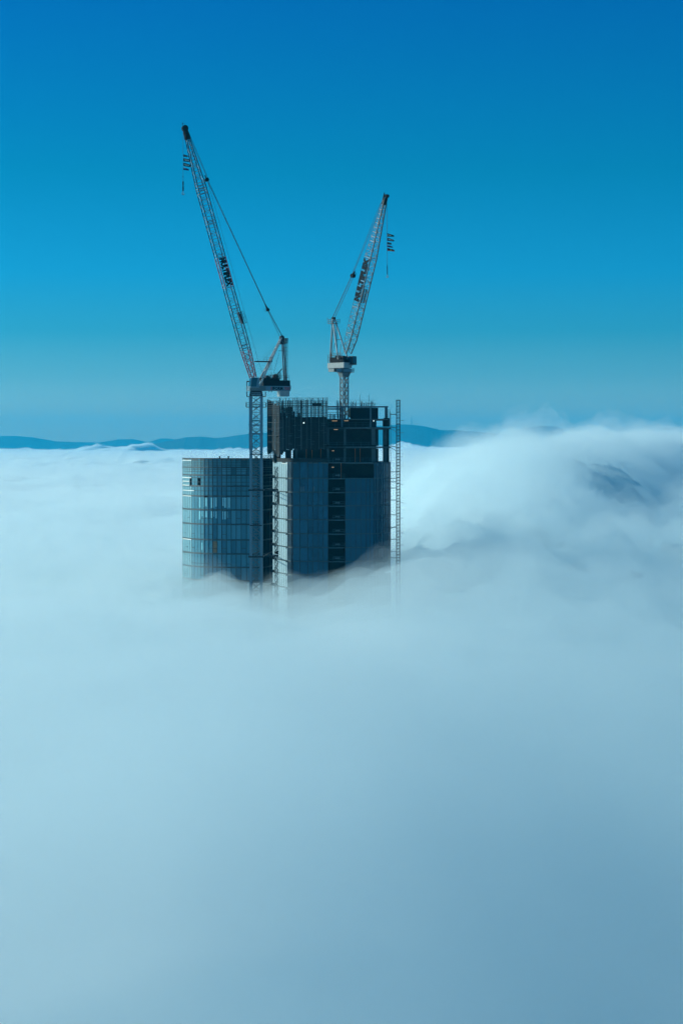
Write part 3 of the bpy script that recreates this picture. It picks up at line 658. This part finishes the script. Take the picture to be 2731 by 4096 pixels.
# machinery house with upright slats, winches
mb = MB(); mb.box((-7.9, -1.2, 1.43), (-1.4, 1.2, 2.75)); mb.box((-5.4, -1.1, 2.76), (-1.0, 1.1, 3.25))
for i in range(28): x = -1.5-i*.225; mb.box((x, 1.2, 1.5), (x-.07, 1.25, 2.7))
mh = mb.build('machinery_house', M['black_paint'], c1.r)
mb = MB(); mb.disc((-2.6, 0, 3.3), (0, 1, 0), .55, 1.6); mb.disc((-4.6, 0, 3.6), (0, 1, 0), .6, 1.6)
for i in range(22): x = -2.4-random.uniform(0, 3.4); mb.tube((x, 1.15, 3.0), (x, 1.15, 4.0+random.uniform(0, .8)), .04)
mb.rail([(-1.2, 1.25, 2.8), (-7.6, 1.25, 2.8)], 1.1, .04, .9); mb.build('winch_gear', M['steel_dark'], mh)
# cab hung on the near side at the front
mb = MB(); x0, x1 = .15, 2.55
mb.hexa([(x0, 1.4, .95), (x1-.25, 1.4, 1.0), (x1-.25, 2.9, 1.0), (x0, 2.9, .95), (x0, 1.4, 3.25), (x1-.55, 1.4, 3.25), (x1-.55, 2.9, 3.25), (x0, 2.9, 3.25)])
cb = mb.build('cab', M['steel_blue'], c1.r)
mb = MB(); mb.hexa([(x0+.75, 2.9, 1.2), (x1-.28, 2.9, 1.2), (x1-.28, 2.94, 1.2), (x0+.75, 2.94, 1.2), (x0+.45, 2.9, 3.15), (x1-.58, 2.9, 3.15), (x1-.58, 2.94, 3.15), (x0+.45, 2.94, 3.15)])
mb.hexa([(x1-.25, 1.5, 1.2), (x1-.2, 1.5, 1.2), (x1-.2, 2.8, 1.2), (x1-.25, 2.8, 1.2), (x1-.55, 1.5, 3.15), (x1-.5, 1.5, 3.15), (x1-.5, 2.8, 3.15), (x1-.55, 2.8, 3.15)]); mb.build('window', M['glass_d'], cb)
mb = MB(); mb.box((x1-.1, 2.0, 2.2), (x1+.35, 2.3, 2.5)); mb.tube((x1-.4, 2.1, 2.5), (x1+.1, 2.1, 2.3), .05); mb.build('floodlight', M['steel_dark'], cb)
# A-frame
top = c1.at(1127, 1350); mb = MB()
for y in (-1.15, 1.15):
    f = V(-.45 if y > 0 else -.45, y, 1.45); mb.tube(f, V(top.x+.15, y*.35, top.z-.1), .24, 8, .19)
for t in (.33, .55, .8):
    mb.tube(V(-.45, -1.15, 1.45).lerp(V(top.x+.15, -.4, top.z-.1), t), V(-.45, 1.15, 1.45).lerp(V(top.x+.15, .4, top.z-.1), t), .10, 6)
af = mb.build('a_frame', M['gloss_paint'], c1.r)
for y in (-1.0, 1.0):
    mb = MB(); mb.tube((-7.2, y, 1.5), (top.x-.15, y*.4, top.z-.3), .19, 8, .15); mb.build('rear_leg', M['steel_grey'], af)
mb = MB(); mb.box((top.x-.5, -.55, top.z-1.6), (top.x+.45, .55, top.z-.1)); mb.disc(top, (0, 1, 0), .48, 1.0); mb.build('frame_head', M['steel_dark'], af)
mb = MB(); mb.tube(c1.at(1113, 1403, .5), c1.at(1130, 1403, .4), .07); mb.tube(c1.at(1128, 1475, 1), c1.at(1103, 1505, 1), .12, 6); mb.build('strut', M['steel_dark'], af)
lx0, lx1 = c1.at(1139, 1400, 1.2).x, c1.at(1150, 1400, 1.2).x; zt, zb = c1.at(1139, 1352, 1.2).z, c1.at(1139, 1510, 1.2).z
mb = MB()
for x in (lx0, lx0-.22): mb.tube((x, 1.2, zb-.6), (x, 1.2, zt), .07)
for i in range(11): z = zb + (zt-zb)*i/10.5; mb.tube((lx0, .9, z), (lx1, .9, z), .035); mb.tube((lx0, 1.5, z), (lx1, 1.5, z), .035); mb.tube((lx1, .9, z), (lx1, 1.5, z), .035)
for x in (lx0-.3, (lx0+lx1)/2, lx1): mb.tube((x, .9, zb), (x, .9, zt), .025); mb.tube((x, 1.5, zb), (x, 1.5, zt), .025)
mb.build('ladder_cage', M['steel_dark'], af)
mb = MB(); z = c1.at(1130, 1370, .8).z; mb.box((top.x-.4, -.9, z-.08), (lx1, 1.6, z)); mb.rail([(top.x-.4, 1.6, z), (lx1, 1.6, z), (lx1, -.9, z)], 1.0, .04, .5); mb.build('head_platform', M['steel_dark'], af)
ga, gb = c1.at(1020, 1446, .3), c1.at(1086, 1446, .3); mb = MB(); mb.box((ga.x, -.2, ga.z-.13), (gb.x, .9, ga.z+.13)); mb.rail([(gb.x+2.0, .9, ga.z), (gb.x, .9, ga.z)], 1.0, .035, .6); 
cx = gb.x+.5
for dx in (0, .25, .5, .75): mb.tube((cx-.3+dx, 1.0, ga.z-1.9), (cx-.3+dx, 1.0, ga.z+1.0 if dx < .3 else ga.z), .03)
mb.tube((cx-.3, 1.0, ga.z-1.9), (cx+.45, 1.0, ga.z-1.9), .03); mb.build('gangway', M['steel_dark'], af)
# boom
F = c1.at(1013, 1512); T = c1.at(739, 512)
prof = [(0, .55, .8), (.10, .92, 1), (.14, 1, 1), (.76, 1, 1), (.985, .30, .45)]
bm1, node1, u1, v1 = boom(c1, F, T, .98, 1.0, prof, 44, .10, .05, M['black_paint'], M['steel_blue'])
mb = MB()
for k in range(5):
    t0, t1_ = k/44*.985, (k+1)/44*.985
    for i in range(4): mb.tube(node1(t0, i)+v1*.001, node1(t1_, (i+1) % 4), .075); mb.tube(node1(t0, i), node1(t1_, i), .115, 6)
mb.build('red_section', M['red_paint'], bm1); mb = MB()
for i in range(4): mb.tube(node1(.365, i), node1(.485, i), .118, 6)
mb.build('red_section', M['red_paint'], bm1)
mb = MB()
for t in (.12, .28, .365, .485, .62, .74, .76):
    for i in range(4): mb.tube(node1(t, i), node1(t, (i+1) % 4), .10); mb.tube(node1(t+.012, i), node1(t+.012, (i+1) % 4), .07)
mb.build('joint_frame', M['steel_blue'], bm1)
ta, tb = .482, .368; pA = node1(ta, 1)+V(0, .12, 0); pA = pA.lerp(node1(ta, 2)+V(0, .12, 0), .14); ln = (node1(ta, 1)-node1(tb, 1)).length
lettering('boom_lettering', 'MULTIPLEX', 1.2, M['black_paint'], bm1, frame(pA, -u1, v1), .03, .09, 1.0, (ln, 1.55))
hd = c1.at(741, 517); mb = MB(); mb.disc(hd + V(.05, 0, .2), (0, 1, 0), .72, .9, 20); q0, q1 = node1(.955, 0), node1(.955, 2); mb.tube((q0+q1)/2, hd, .75, 8, .6); 
mb.tube(hd+V(.6, 0, .5), hd+V(.6, 0, 1.5), .04); mb.disc(hd+V(.6, 0, 1.3), (0, 0, 1), .12, .3, 6); mb.tube(hd+V(.15, 0, .5), hd+V(.15, 0, 2.0), .025); mb.build('boom_head', M['black_paint'], bm1)
mb = MB(); a = c1.at(957, 1248, 1.05); b = c1.at(975, 1294, 1.05); o2 = v1*1.0
for y in (1.05, -.2):
    s0, s1 = V(a.x, y, a.z), V(b.x, y, b.z)
    for f in (.45, .95): mb.tube(s0+o2*f, s1+o2*f, .04)
    for t in (0, .5, 1): q = s0.lerp(s1, t); mb.tube(q, q+o2*.95, .04)
for t in (0, 1): q = V(a.x, 1.05, a.z).lerp(V(b.x, 1.05, b.z), t)+o2*.95; mb.tube(q, q-V(0, 1.25, 0), .04)
mb.hexa([V(a.x, -.2, a.z)-o2*.3, V(a.x, 1.05, a.z)-o2*.3, V(a.x, 1.05, a.z)+o2*.02, V(a.x, -.2, a.z)+o2*.02, V(b.x, -.2, b.z)-o2*.3, V(b.x, 1.05, b.z)-o2*.3, V(b.x, 1.05, b.z)+o2*.02, V(b.x, -.2, b.z)+o2*.02]); mb.build('boom_platform', M['steel_dark'], bm1)
# luffing ropes and their blocks
p1 = c1.at(828, 719); p2 = c1.at(1071, 1239); tipr = c1.at(748, 516)
mb = MB()
for y in (-.3, .3): mb.tube(tipr+V(0, y, 0), p1+V(-.2, y, .3), .045); mb.tube(p1+V(-.1, y*1.1, 0), p2+V(0, y*.5, 0), .06)
for y in (-.55, .1, .5): mb.tube(p2+V(0, y*.6, 0), top+V(.35 if y < 0 else 0, y, .3), .05)
lr = mb.build('luffing_rope', M['rope'], c1.r)
mb = MB(); mb.disc(p1, (0, 1, 0), .44, .8, 16); mb.tube(p1+V(.5, 0, 1), p1, .12, 6); mb.build('pulley_block', M['black_paint'], lr)
mb = MB(); mb.disc(p2, (0, 1, 0), .36, .8, 14); mb.tube(p2, p2 + (p1-p2).normalized()*1.8, .3, 6, .08); mb.tube(p2 + (p1-p2).normalized()*1.6, p2 + (p1-p2).normalized()*2.6, .12, 6, .1)
q = p2+V(.55, 0, .25); mb.path([q, q+V(.35, 0, -.2), q+V(0, 0, -.75), q+V(-.3, 0, -.5)], .03); mb.build('pulley_block', M['black_paint'], lr)
mb = MB(); mb.path([p1+V(0, .5, -.3), c1.at(1034, 1446, .5), c1.at(1050, 1492, .5)], .03); mb.path([top+V(.1, .3, -.6), c1.at(1036, 1441, .5)], .02); mb.path([top+V(.1, .3, -.9), c1.at(1050, 1441, .5)], .02); mb.tube(c1.at(1117, 1410, .3), c1.at(1095, 1493, .3), .035); mb.build('hoist_line', M['rope'], c1.r)
rt = c1.at(733, 528); yl = 0
def zc(cr, px, py): return cr.at(px, py).z
hx = c1.at(734.6, 700)
hook(c1, V(rt.x, 0, zc(c1, 734.6, 725)), [(zc(c1, 734.6, 705), zc(c1, 734.6, 709), .10), (zc(c1, 734.6, 725), zc(c1, 734.6, 744), .15), (zc(c1, 734.6, 744), zc(c1, 734.6, 765), .16)], (zc(c1, 735, 768), zc(c1, 735, 780)), rt, M['black_paint'])
# ------------------------------------------------------------------ the smaller crane on the unfinished tower
c2 = Crane(1376, 1474, 463.0, -45, 'luffing_crane', 'smaller crane on a slim pale mast rising from the unfinished tower roof')
k2 = s_at(463)
m2 = square_mast(c2, 'mast', .84, c2.at(1376, 1700).z, -.2, .22, 1.9, M['steel_blue'], M['steel_grey'], -c2.a + R(30), .075)
mb = MB(); mb.hexa([(-.86, -.86, -2.0), (.86, -.86, -2.0), (.86, .86, -2.0), (-.86, .86, -2.0), (-1.15, -1.15, -1.0), (1.15, -1.15, -1.0), (1.15, 1.15, -1.0), (-1.15, 1.15, -1.0)]); cone = mb.build('mast_flare', M['steel_grey'], c2.r); cone.rotation_euler.z = -c2.a + R(30)
mb = MB(); mb.box((-1.55, -1.45, -.95), (1.55, 1.45, -.85)); mb.box((-1.25, -1.25, -.85), (1.25, 1.25, 0)); mb.tube((0, 0, 0), (0, 0, .1), 1.2, 20); sr2 = mb.build('slew_collar', M['steel_grey'], c2.r); sr2.rotation_euler.z = -c2.a + R(12)
mb = MB(); mb.box((-2.1, -1.5, -.95), (-1.0, -1.42, -.15)); mb.box((-.4, -1.52, -.85), (1.5, -1.46, -.1)); mb.rail([(1.6, -1.5, -.95), (2.1, -1.5, -.95), (2.1, 1.4, -.95)], .9, .05, .6); mb.box((1.5, -1.5, -1.0), (2.15, 1.45, -.95)); mb.build('railing_panel', M['steel_blue'], sr2)
mb = MB(); mb.box((-4.3, -1.35, .12), (1.25, 1.35, 1.40)); dk2 = mb.build('deck', M['white_paint'], c2.r)
mb = MB(); mb.box((-4.2, -1.15, -.72), (-2.3, 1.15, .11)); mb.build('counterweight', M['steel_grey'], c2.r)
mb = MB(); mb.box((-3.6, -1.1, 1.41), (-.2, 1.1, 2.7)); mb.box((-2.2, -.9, 2.71), (-.6, .9, 3.1)); mb.box((-1.5, -1.2, 1.41), (.9, 1.2, 2.2)); mh2 = mb.build('machinery_house', M['black_paint'], c2.r)
mb = MB(); mb.rail([(-4.2, -1.3, 1.45), (-4.2, 1.3, 1.45)], 1.9, .05, .6, 3); mb.rail([(-3.4, -1.15, 2.7), (.4, -1.15, 2.7)], 1.0, .045, .5); mb.disc((-.2, 0, 2.5), (0, 1, 0), .5, 1.4); mb.build('winch_gear', M['steel_dark'], mh2)
# cab
ca = c2.at(1408, 1435, 1.55); mb = MB(); mb.box((ca.x-.85, .75, .95), (ca.x+.85, 2.35, 2.95)); cb2 = mb.build('cab', M['steel_dark'], c2.r)
bv = cb2.modifiers.new('round', 'BEVEL'); bv.width = .22; bv.segments = 3
mb = MB(); mb.box((ca.x-.6, .71, 1.35), (ca.x+.55, .76, 2.75)); mb.box((ca.x+.84, .95, 1.3), (ca.x+.88, 2.15, 2.8)); mb.build('window', M['glass_d'], cb2)
mb = MB(); mb.tube((ca.x-.8, 1.0, .3), (ca.x+.6, 1.5, .95), .06); mb.box((ca.x-1.0, .3, .85), (ca.x+.9, 2.3, .95)); mb.build('cab_bracket', M['steel_grey'], cb2)
# A-frame
top2 = c2.at(1334, 1276); mb = MB()
la, lb = c2.at(1354, 1449, -1.0), c2.at(1394, 1446, 1.0)
mb.tube(la, top2+V(0, -.3, 0), .20, 8, .2); mb.tube(lb, top2+V(.1, .3, 0), .20, 8, .2)
mb.tube(la.lerp(top2, .52), lb.lerp(top2, .52), .09, 6); af2 = mb.build('a_frame', M['gloss_paint'], c2.r)
for y, px in ((-.8, 1318), (.8, 1322)):
    mb = MB(); q = c2.at(px, 1449, y); mb.tube(q, top2+V(-.2, y*.3, -.2), .13, 8); mb.build('rear_leg', M['steel_grey'], af2)
mb = MB(); mb.disc(top2+V(0, 0, .1), (0, 1, 0), .36, .8, 14); mb.build('frame_head', M['black_paint'], af2)
mb = MB(); z = c2.at(1330, 1294).z; pA_, pB_ = c2.at(1312, 1294, -.6), c2.at(1332, 1294, -.6); mb.box((pA_.x, -.8, z-.08), (pB_.x+.4, .8, z)); mb.rail([(pB_.x, -.8, z), (pA_.x, -.8, z), (pA_.x, .8, z), (pB_.x+.9, .8, z)], .95, .04, .5); mb.tube((pA_.x, -.8, z), (pA_.x, -.8, z+1.5), .05); mb.tube((pA_.x+.3, 0, z), (pB_.x, 0, z-.9), .05); mb.build('head_platform', M['steel_dark'], af2)
mb = MB(); mb.tube(c2.at(1340, 1372, 0), c2.at(1326, 1425, 0), .06); mb.tube(c2.at(1363, 1375, .3), c2.at(1358, 1430, .3), .06); mb.tube(c2.at(1341, 1290, .3), c2.at(1350, 1445, .3), .05); mb.tube(c2.at(1346, 1290, .3), c2.at(1351, 1445, .3), .05); mb.build('strut', M['steel_dark'], af2)
# boom
F2_ = c2.at(1389, 1413); T2_ = c2.at(1540, 792)
prof2 = [(0, .45, .8), (.09, .95, 1), (.14, 1, 1), (.62, 1, 1), (.985, .28, .42)]
bm2, node2, u2, v2 = boom(c2, F2_, T2_, 1.02, 1.02, prof2, 34, (.15, .15, .05, .05), .045, M['steel_dark'], M['steel_grey'])
mb = MB()
for k in range(25, 33):
    t = k/34*.985
    for i in (1, 3): mb.tube(node2(t, i).lerp(node2(t, (i+1) % 4), .15), node2(t, (i+1) % 4), .09)
for t in (.13, .30, .47, .62):
    for i in range(4): mb.tube(node2(t, i), node2(t, (i+1) % 4), .075)
mb.build('white_plate', M['white_paint'], bm2)
ta, tb = .338, .615; pA = node2(ta, 0)+V(0, -.12, 0); pA = pA.lerp(node2(ta, 3)+V(0, -.12, 0), .10); ln = (node2(tb, 0)-node2(ta, 0)).length
lettering('boom_lettering', 'MULTIPLEX', 1.2, M['black_paint'], bm2, frame(pA, u2, v2), .03, .10, 1.0, (ln, 1.8))
mb = MB(); q = node2(.40, 0).lerp(node2(.40, 1), .1); 
for t, w in ((.345, .9), (.355, .95)): pass
a, b, c, d = node2(.335, 0), node2(.335, 1), node2(.425, 1), node2(.425, 0); o3 = -v2*.08
for f0, f1 in ((-.05, .28), (.42, .68)): mb = MB(); mb.hexa([a.lerp(b, f0)+o3*2, a.lerp(b, f1)+o3*2, a.lerp(b, f1)+o3, a.lerp(b, f0)+o3, d.lerp(c, f0)+o3*2, d.lerp(c, f1)+o3*2, d.lerp(c, f1)+o3, d.lerp(c, f0)+o3]); mb.build('boom_platform', M['steel_grey'], bm2)
mb = MB(); h = node2(.96, 0).lerp(node2(.96, 2), .5); e1 = c2.at(1537, 770); e2 = c2.at(1547, 784); mb.tube(h+v2*.3, e1, .40, 8, .10); mb.tube(h-v2*.25, e2-u2*.4, .36, 8, .34); mb.disc(e2, (0, 1, 0), .40, .8, 14); mb.build('boom_head', M['black_paint'], bm2)
pb = c2.at(1411, 1103); tr = c2.at(1527, 812); mb = MB()
for y in (-.35, .35): mb.tube(tr+V(0, y, 0), pb+V(0, y*.4, .6), .045); mb.tube(pb+V(0, y, 0), top2+V(0, y, .3), .055 if y > 0 else .08)
lr2 = mb.build('luffing_rope', M['rope'], c2.r)
mb = MB(); mb.disc(pb, (0, 1, 0), .50, .9, 16); e = (tr-pb).normalized(); mb.tube(pb, pb+e*1.3, .45, 8, .10); q = pb+V(.9, 0, .3); mb.path([pb+V(.2, 0, .8), pb+V(1.1, 0, .6), pb+V(.7, 0, -.4), pb+V(.4, 0, -.6)], .04); mb.build('pulley_block', M['black_paint'], lr2)
rt2 = c2.at(1546.5, 795)
hook(c2, V(c2.at(1548.4, 1064).x, 0, zc(c2, 1548.5, 1064)), [(zc(c2, 1548.5, 1059), zc(c2, 1548.5, 1063), .10), (zc(c2, 1548.5, 1065), zc(c2, 1548.5, 1074), .12), (zc(c2, 1548.5, 1074), zc(c2, 1548.5, 1087), .10), (zc(c2, 1548.5, 1087), zc(c2, 1548.5, 1098), .10)], (zc(c2, 1548.5, 1100), zc(c2, 1548.5, 1111)), rt2, M['black_paint'])
# ------------------------------------------------------------------ flags tied to the hoist ropes
def flag(cr, px, pts, mats, pick, label, marks=None):
    """pts: hoist top, hoist bottom, fly top, fly bottom rows and fly column; a rippled cloth"""
    t0, b0, t1, b1, pe = pts; y0 = cr.world(cr.at(px, t0)).y - .05; n, m = 12, 6; mb = MB()
    A = [[None]*(m+1) for _ in range(n+1)]
    for i in range(n+1):
        u = i/n
        for j in range(m+1):
            v = j/m; p = P(px + (pe-px)*u, (t0+(t1-t0)*u**1.2)*(1-v) + (b0+(b1-b0)*u**1.2)*v, y0 - .10*math.sin(u*7+v*1.2)*u); A[i][j] = p
    for i in range(n):
        for j in range(m): mb.cur = pick((i+.5)/n, (j+.5)/m); mb.quad(A[i][j], A[i][j+1], A[i+1][j+1], A[i+1][j])
    o = mb.build('flag', mats); sm = o.modifiers.new('cloth', 'SOLIDIFY'); sm.thickness = .012
    return tag(o, label, 'flag', 'flags on the hoist ropes')
fm = {k: nmat('flag_'+k, c, .8) for k, c in dict(grey=(.035, .055, .06), navy=(.008, .014, .05), green=(.008, .02, .02), blue=(.015, .03, .14), pale=(.5, .55, .5), pink=(.45, .2, .25), black=(.006, .008, .01), red=(.42, .02, .03), yellow=(.55, .42, .04), slate=(.03, .06, .09)).items()}
random.seed(21); _mk = {(i, j): random.random() for i in range(12) for j in range(6)}
def marks(lo, hi): return lambda u, v: 1 if lo < u < hi and .34 < v < .66 and _mk[(int(u*12), int(v*6))] > .35 else 0
flag(c1, 734.4, (617.5, 627.5, 623, 628, 752.5), [fm['grey'], fm['slate']], lambda u, v: 1 if .3 < v < .5 else 0, 'short grey flag, topmost of four by the taller crane boom')
flag(c1, 734.4, (632.7, 646, 639, 648, 761.5), [fm['navy'], fm['pale']], marks(.2, .8), 'navy flag with pale marks, second of four by the taller crane boom')
flag(c1, 734.4, (651, 664.6, 659, 668.3, 762), [fm['green'], fm['pale']], marks(.05, .85), 'black flag with pale marks, third of four by the taller crane boom')
flag(c1, 734.4, (670.5, 680, 676, 682.5, 756), [fm['blue'], fm['pink']], lambda u, v: 1 if u < .4 and v < .4 else 0, 'blue flag with a pink corner, lowest by the taller crane boom')
flag(c2, 1548.2, (933, 946.5, 942, 947, 1575.6), [fm['green'], fm['pale']], marks(.03, .6), 'black flag with pale marks, topmost of five on the smaller crane rope')
flag(c2, 1548.2, (950.7, 963, 960, 966, 1575), [fm['navy'], fm['pale']], marks(.2, .85), 'navy flag with pale marks, second of five on the smaller crane rope')
flag(c2, 1548.2, (968, 977.3, 972, 979, 1565), [fm['slate'], fm['grey']], lambda u, v: 1 if v > .6 else 0, 'shortest slate flag, third of five on the smaller crane rope')
flag(c2, 1548.2, (979, 988.6, 987.4, 990.6, 1570.7), [fm['blue'], fm['pink']], lambda u, v: 1 if u < .32 and v < .35 else 0, 'blue flag with a pink corner, fourth of five on the smaller crane rope')
flag(c2, 1548.2, (992, 1003.5, 999.5, 1006, 1576.8), [fm['black'], fm['red'], fm['yellow']], lambda u, v: 2 if (u-.5)**2*5.5+(v-.5)**2 < .09 else (1 if v > .5 else 0), 'black and red flag with a yellow disc on the smaller crane rope')
# ================================================================== hills and the radio mast on the right one
def hill(pts, y, th, label, seed, mat, trees=0.0):
    xs = np.linspace(pts[0][0], pts[-1][0], 420); rows = [-1, -.75, -.5, -.25, 0, .35, .7, 1]
    py = np.interp(xs, [p[0] for p in pts], [p[1] for p in pts]); py = py + 1.2*fbm(xs/40+seed, xs*0+seed, 4) ; rs = np.random.RandomState(seed)
    if trees: py = py - trees*np.abs(rs.randn(len(xs)))*(.6+fbm(xs/25, xs*0+3.3, 2))
    mb = MB(); g = []
    for r in rows:
        line = []
        for px, q in zip(xs, py):
            p = P(px, q, y); k = (1-abs(r))**.8; bump = 10*float(perlin(np.array([px/60.+r*2]), np.array([r*3.1+seed]))[0])*(1-abs(r))*(abs(r))
            line.append(V(p.x, y+r*th, -100 + (p.z+100)*k + bump))
        g.append(line)
    for a, b in zip(g[:-1], g[1:]):
        for i in range(len(xs)-1): mb.quad(a[i], a[i+1], b[i+1], b[i])
    o = mb.build('hill', mat); return tag(o, label, None, None, 'structure')
M['forest'] = nmat('forest_slope', (.018, .05, .045), .95, var=.4, scale=.02)
hill([(-500, 1765), (-200, 1752), (0, 1744), (60, 1743), (140, 1750), (230, 1766), (400, 1770), (470, 1758), (530, 1756), (590, 1768), (760, 1775)], 18000, 420, 'far pale ridge on the horizon beyond the finished tower', 3, M['forest'])
hill([(470, 1790), (560, 1778), (640, 1754), (690, 1755), (800, 1790)], 17200, 300, 'small pale ridge behind the nearer hill', 6, M['forest'])
hill([(410, 1830), (480, 1808), (560, 1783), (640, 1772), (740, 1750), (800, 1746), (870, 1753), (1000, 1734), (1200, 1725), (1400, 1712), (1560, 1700), (1600, 1697), (1650, 1699), (1700, 1706), (1760, 1720), (1850, 1723), (2000, 1735), (2300, 1760), (2500, 1800)], 13200, 500, 'long wooded hill behind the towers', 8, M['forest'], .55)
hill([(2020, 1760), (2100, 1712), (2160, 1703), (2230, 1708), (2400, 1780)], 15200, 300, 'small hill top showing over the raised cloud bank', 12, M['forest'], .3)
rm = root('radio_mast', P(1645, 1702, 13200), 'thin radio mast on the wooded hill beyond the towers', 'radio mast', absolute=True)
mb = MB(); b0 = P(1645, 1702, 13200); tp = P(1645, 1650, 13200); w = 4.4
for sx, sy in ((-1, -1), (1, -1), (1, 1), (-1, 1)): mb.tube(b0+V(sx*w, sy*w, 0), tp-V(0, 0, 28)+V(sx, sy, 0), 1.1)
for k in range(8):
    za = (tp.z-28-b0.z)*k/8; f = 1-k/8*.75
    mb.tube(b0+V(-w*f, -w*f, za), b0+V(w*f, -w*f, za+6), .7)
mb.build('mast_frame', M['steel_grey'], rm); mb = MB(); mb.tube(tp-V(0, 0, 28), tp, 1.0, 6, .6); mb.build('antenna', M['steel_grey'], rm)
# ================================================================== bird shape standing for a blurred dark spot before the pale side wall
bd = MB(); yb = 210.0; cc = P(1107, 2213, yb)
def ell(mb, c, ax, r0, n=8, m=6):
    ax = Vector(ax); L = ax.length; d = ax.normalized(); prof = [(r0*math.sin(math.pi*i/m)**.7 + .004, -L/2+L*i/m) for i in range(m+1)]
    u = d.cross(V(0, 0, 1)).normalized(); w = d.cross(u); k = len(mb.v)
    for r, t in prof:
        for i in range(n): a = 2*math.pi*i/n; mb.v.append(tuple(Vector(c) + d*t + u*math.cos(a)*r + w*math.sin(a)*r))
    for j in range(m):
        for i in range(n): i2 = (i+1) % n; mb.f.append((k+j*n+i, k+j*n+i2, k+(j+1)*n+i2, k+(j+1)*n+i)); mb.m.append(0)
ell(bd, cc, (.46, .1, -.20), .085); ell(bd, cc+V(-.20, -.03, .11), (.14, 0, -.04), .05); bd.tube(cc+V(-.26, -.03, .13), cc+V(-.31, -.03, .135), .02, 5, .004)
for sy, L in ((-1, .34), (1, .30)):
    a = cc+V(-.02, sy*.06, .04); b = a+V(.02, sy*L*.6, .16); c = b+V(.14, sy*L*.5, -.02)
    for q0, q1 in ((a, b), (b, c)): d = V(.16, 0, -.05); bd.hexa([q0, q1, q1+d*.8, q0+d, q0+V(0, 0, .015), q1+V(0, 0, .01), q1+d*.8+V(0, 0, .01), q0+d+V(0, 0, .015)])
d0 = cc+V(.20, .04, -.09); bd.hexa([d0+V(0, -.05, 0), d0+V(0, .05, 0), d0+V(.16, .08, -.08), d0+V(.16, -.08, -.08), d0+V(0, -.05, .02), d0+V(0, .05, .02), d0+V(.16, .08, -.065), d0+V(.16, -.08, -.065)])
tag(bd.build('bird', M['black_paint'], None, True), 'small black bird shape standing for a dark spot by the unfinished tower', 'bird')
# ------------------------------------------------------------------ cloud
core = sheet('cloud_sea', lambda x, y: fog_height(x, y) - 5.5*sst(1300, 600, y), False)
core.data.materials.append(pmat('cloud_white', (.88, .9, .92), 1.0))
core.data.materials[0].node_tree.nodes['Principled BSDF'].inputs['Specular IOR Level'].default_value = 0
core['kind'] = 'structure'; core['label'] = 'white sea of low cloud wrapping the towers'
def soft(x, y):
    s = soft_curve(x, [-60, -36, -20, -12, -2, 11, 25, 60], [1.7, 1.7, 1.2, .8, .9, 1.4, 2.4, 3.0])
    n = np.exp(-((y-440)/70)**2); f = sst(520, 1500, y)
    kb = sst(6, 46, x + .03*(y-520))*sst(440, 600, y)*(1-.7*sst(1500, 2600, y))
    return (1.5 + 1.6*sst(-12, 60, x)*sst(180, 340, y)*sst(640, 480, y) - .6*f + .9*kb)*(1-n) + s*n
layers = [(8.5, .004), (5.8, .018), (4.1, .06), (2.8, .12), (1.6, .19)]
parts = []
for k, (off, d) in enumerate(layers):
    def fn(x, y, off=off, k=k):
        q = sst(480, 760, y)
        n = (1-q)*fbm(x/15+k*1.1, y/36-k*.7, 4, .47)*(.3+.75*sst(320, 420, y)) + q*fbm(x/44+k*.35, y/80-k*.25, 5, .6)
        return fog_height(x, y) + off*soft(x, y)*np.maximum(.15, 1 + (.6+.5*q)*n)
    parts.append(sheet('mist', fn, True, bottom=-95-k))
    parts[-1].data.materials.append(vol_mat('mist_air', d, (.80, .95, 1.0)))
jv, jf, jm = [], [], []
for k, o in enumerate(parts):
    n = sum(len(p) for p in jv); me = o.data
    co = np.empty(len(me.vertices)*3); me.vertices.foreach_get('co', co); jv.append(co.reshape(-1, 3))
    jf += [tuple(i+n for i in p.vertices) for p in me.polygons]; jm += [k]*len(me.polygons)
mm = bpy.data.meshes.new('mist'); mm.from_pydata(np.concatenate(jv).tolist(), [], jf)
for o in parts: mm.materials.append(o.data.materials[0])
mm.polygons.foreach_set('material_index', jm); mm.polygons.foreach_set('use_smooth', [True]*len(jm)); mm.update()
for o in parts: m0 = o.data; bpy.data.objects.remove(o); bpy.data.meshes.remove(m0)
mist = bpy.data.objects.new('mist', mm); COL.objects.link(mist); mist['kind'] = 'stuff'; mist['label'] = 'thin drifting mist lying over the cloud sea'
# ------------------------------------------------------------------ haze
def box(name, a, b):
    x0, y0, z0 = a; x1, y1, z1 = b
    me = bpy.data.meshes.new(name)
    me.from_pydata([(x0,y0,z0),(x1,y0,z0),(x1,y1,z0),(x0,y1,z0),(x0,y0,z1),(x1,y0,z1),(x1,y1,z1),(x0,y1,z1)], [], [(3,2,1,0),(4,5,6,7),(0,1,5,4),(1,2,6,5),(2,3,7,6),(3,0,4,7)])
    o = bpy.data.objects.new(name, me); COL.objects.link(o); return o
hz = box('haze', (-9500, -1200, -105), (9500, 19000, 260)); hz['kind'] = 'stuff'
hz.data.materials.append(vol_mat('haze_air', 0.00007, (.02, .54, .92), .2))
for o in bpy.data.objects:
    if '_abs' in o: del o['_abs']
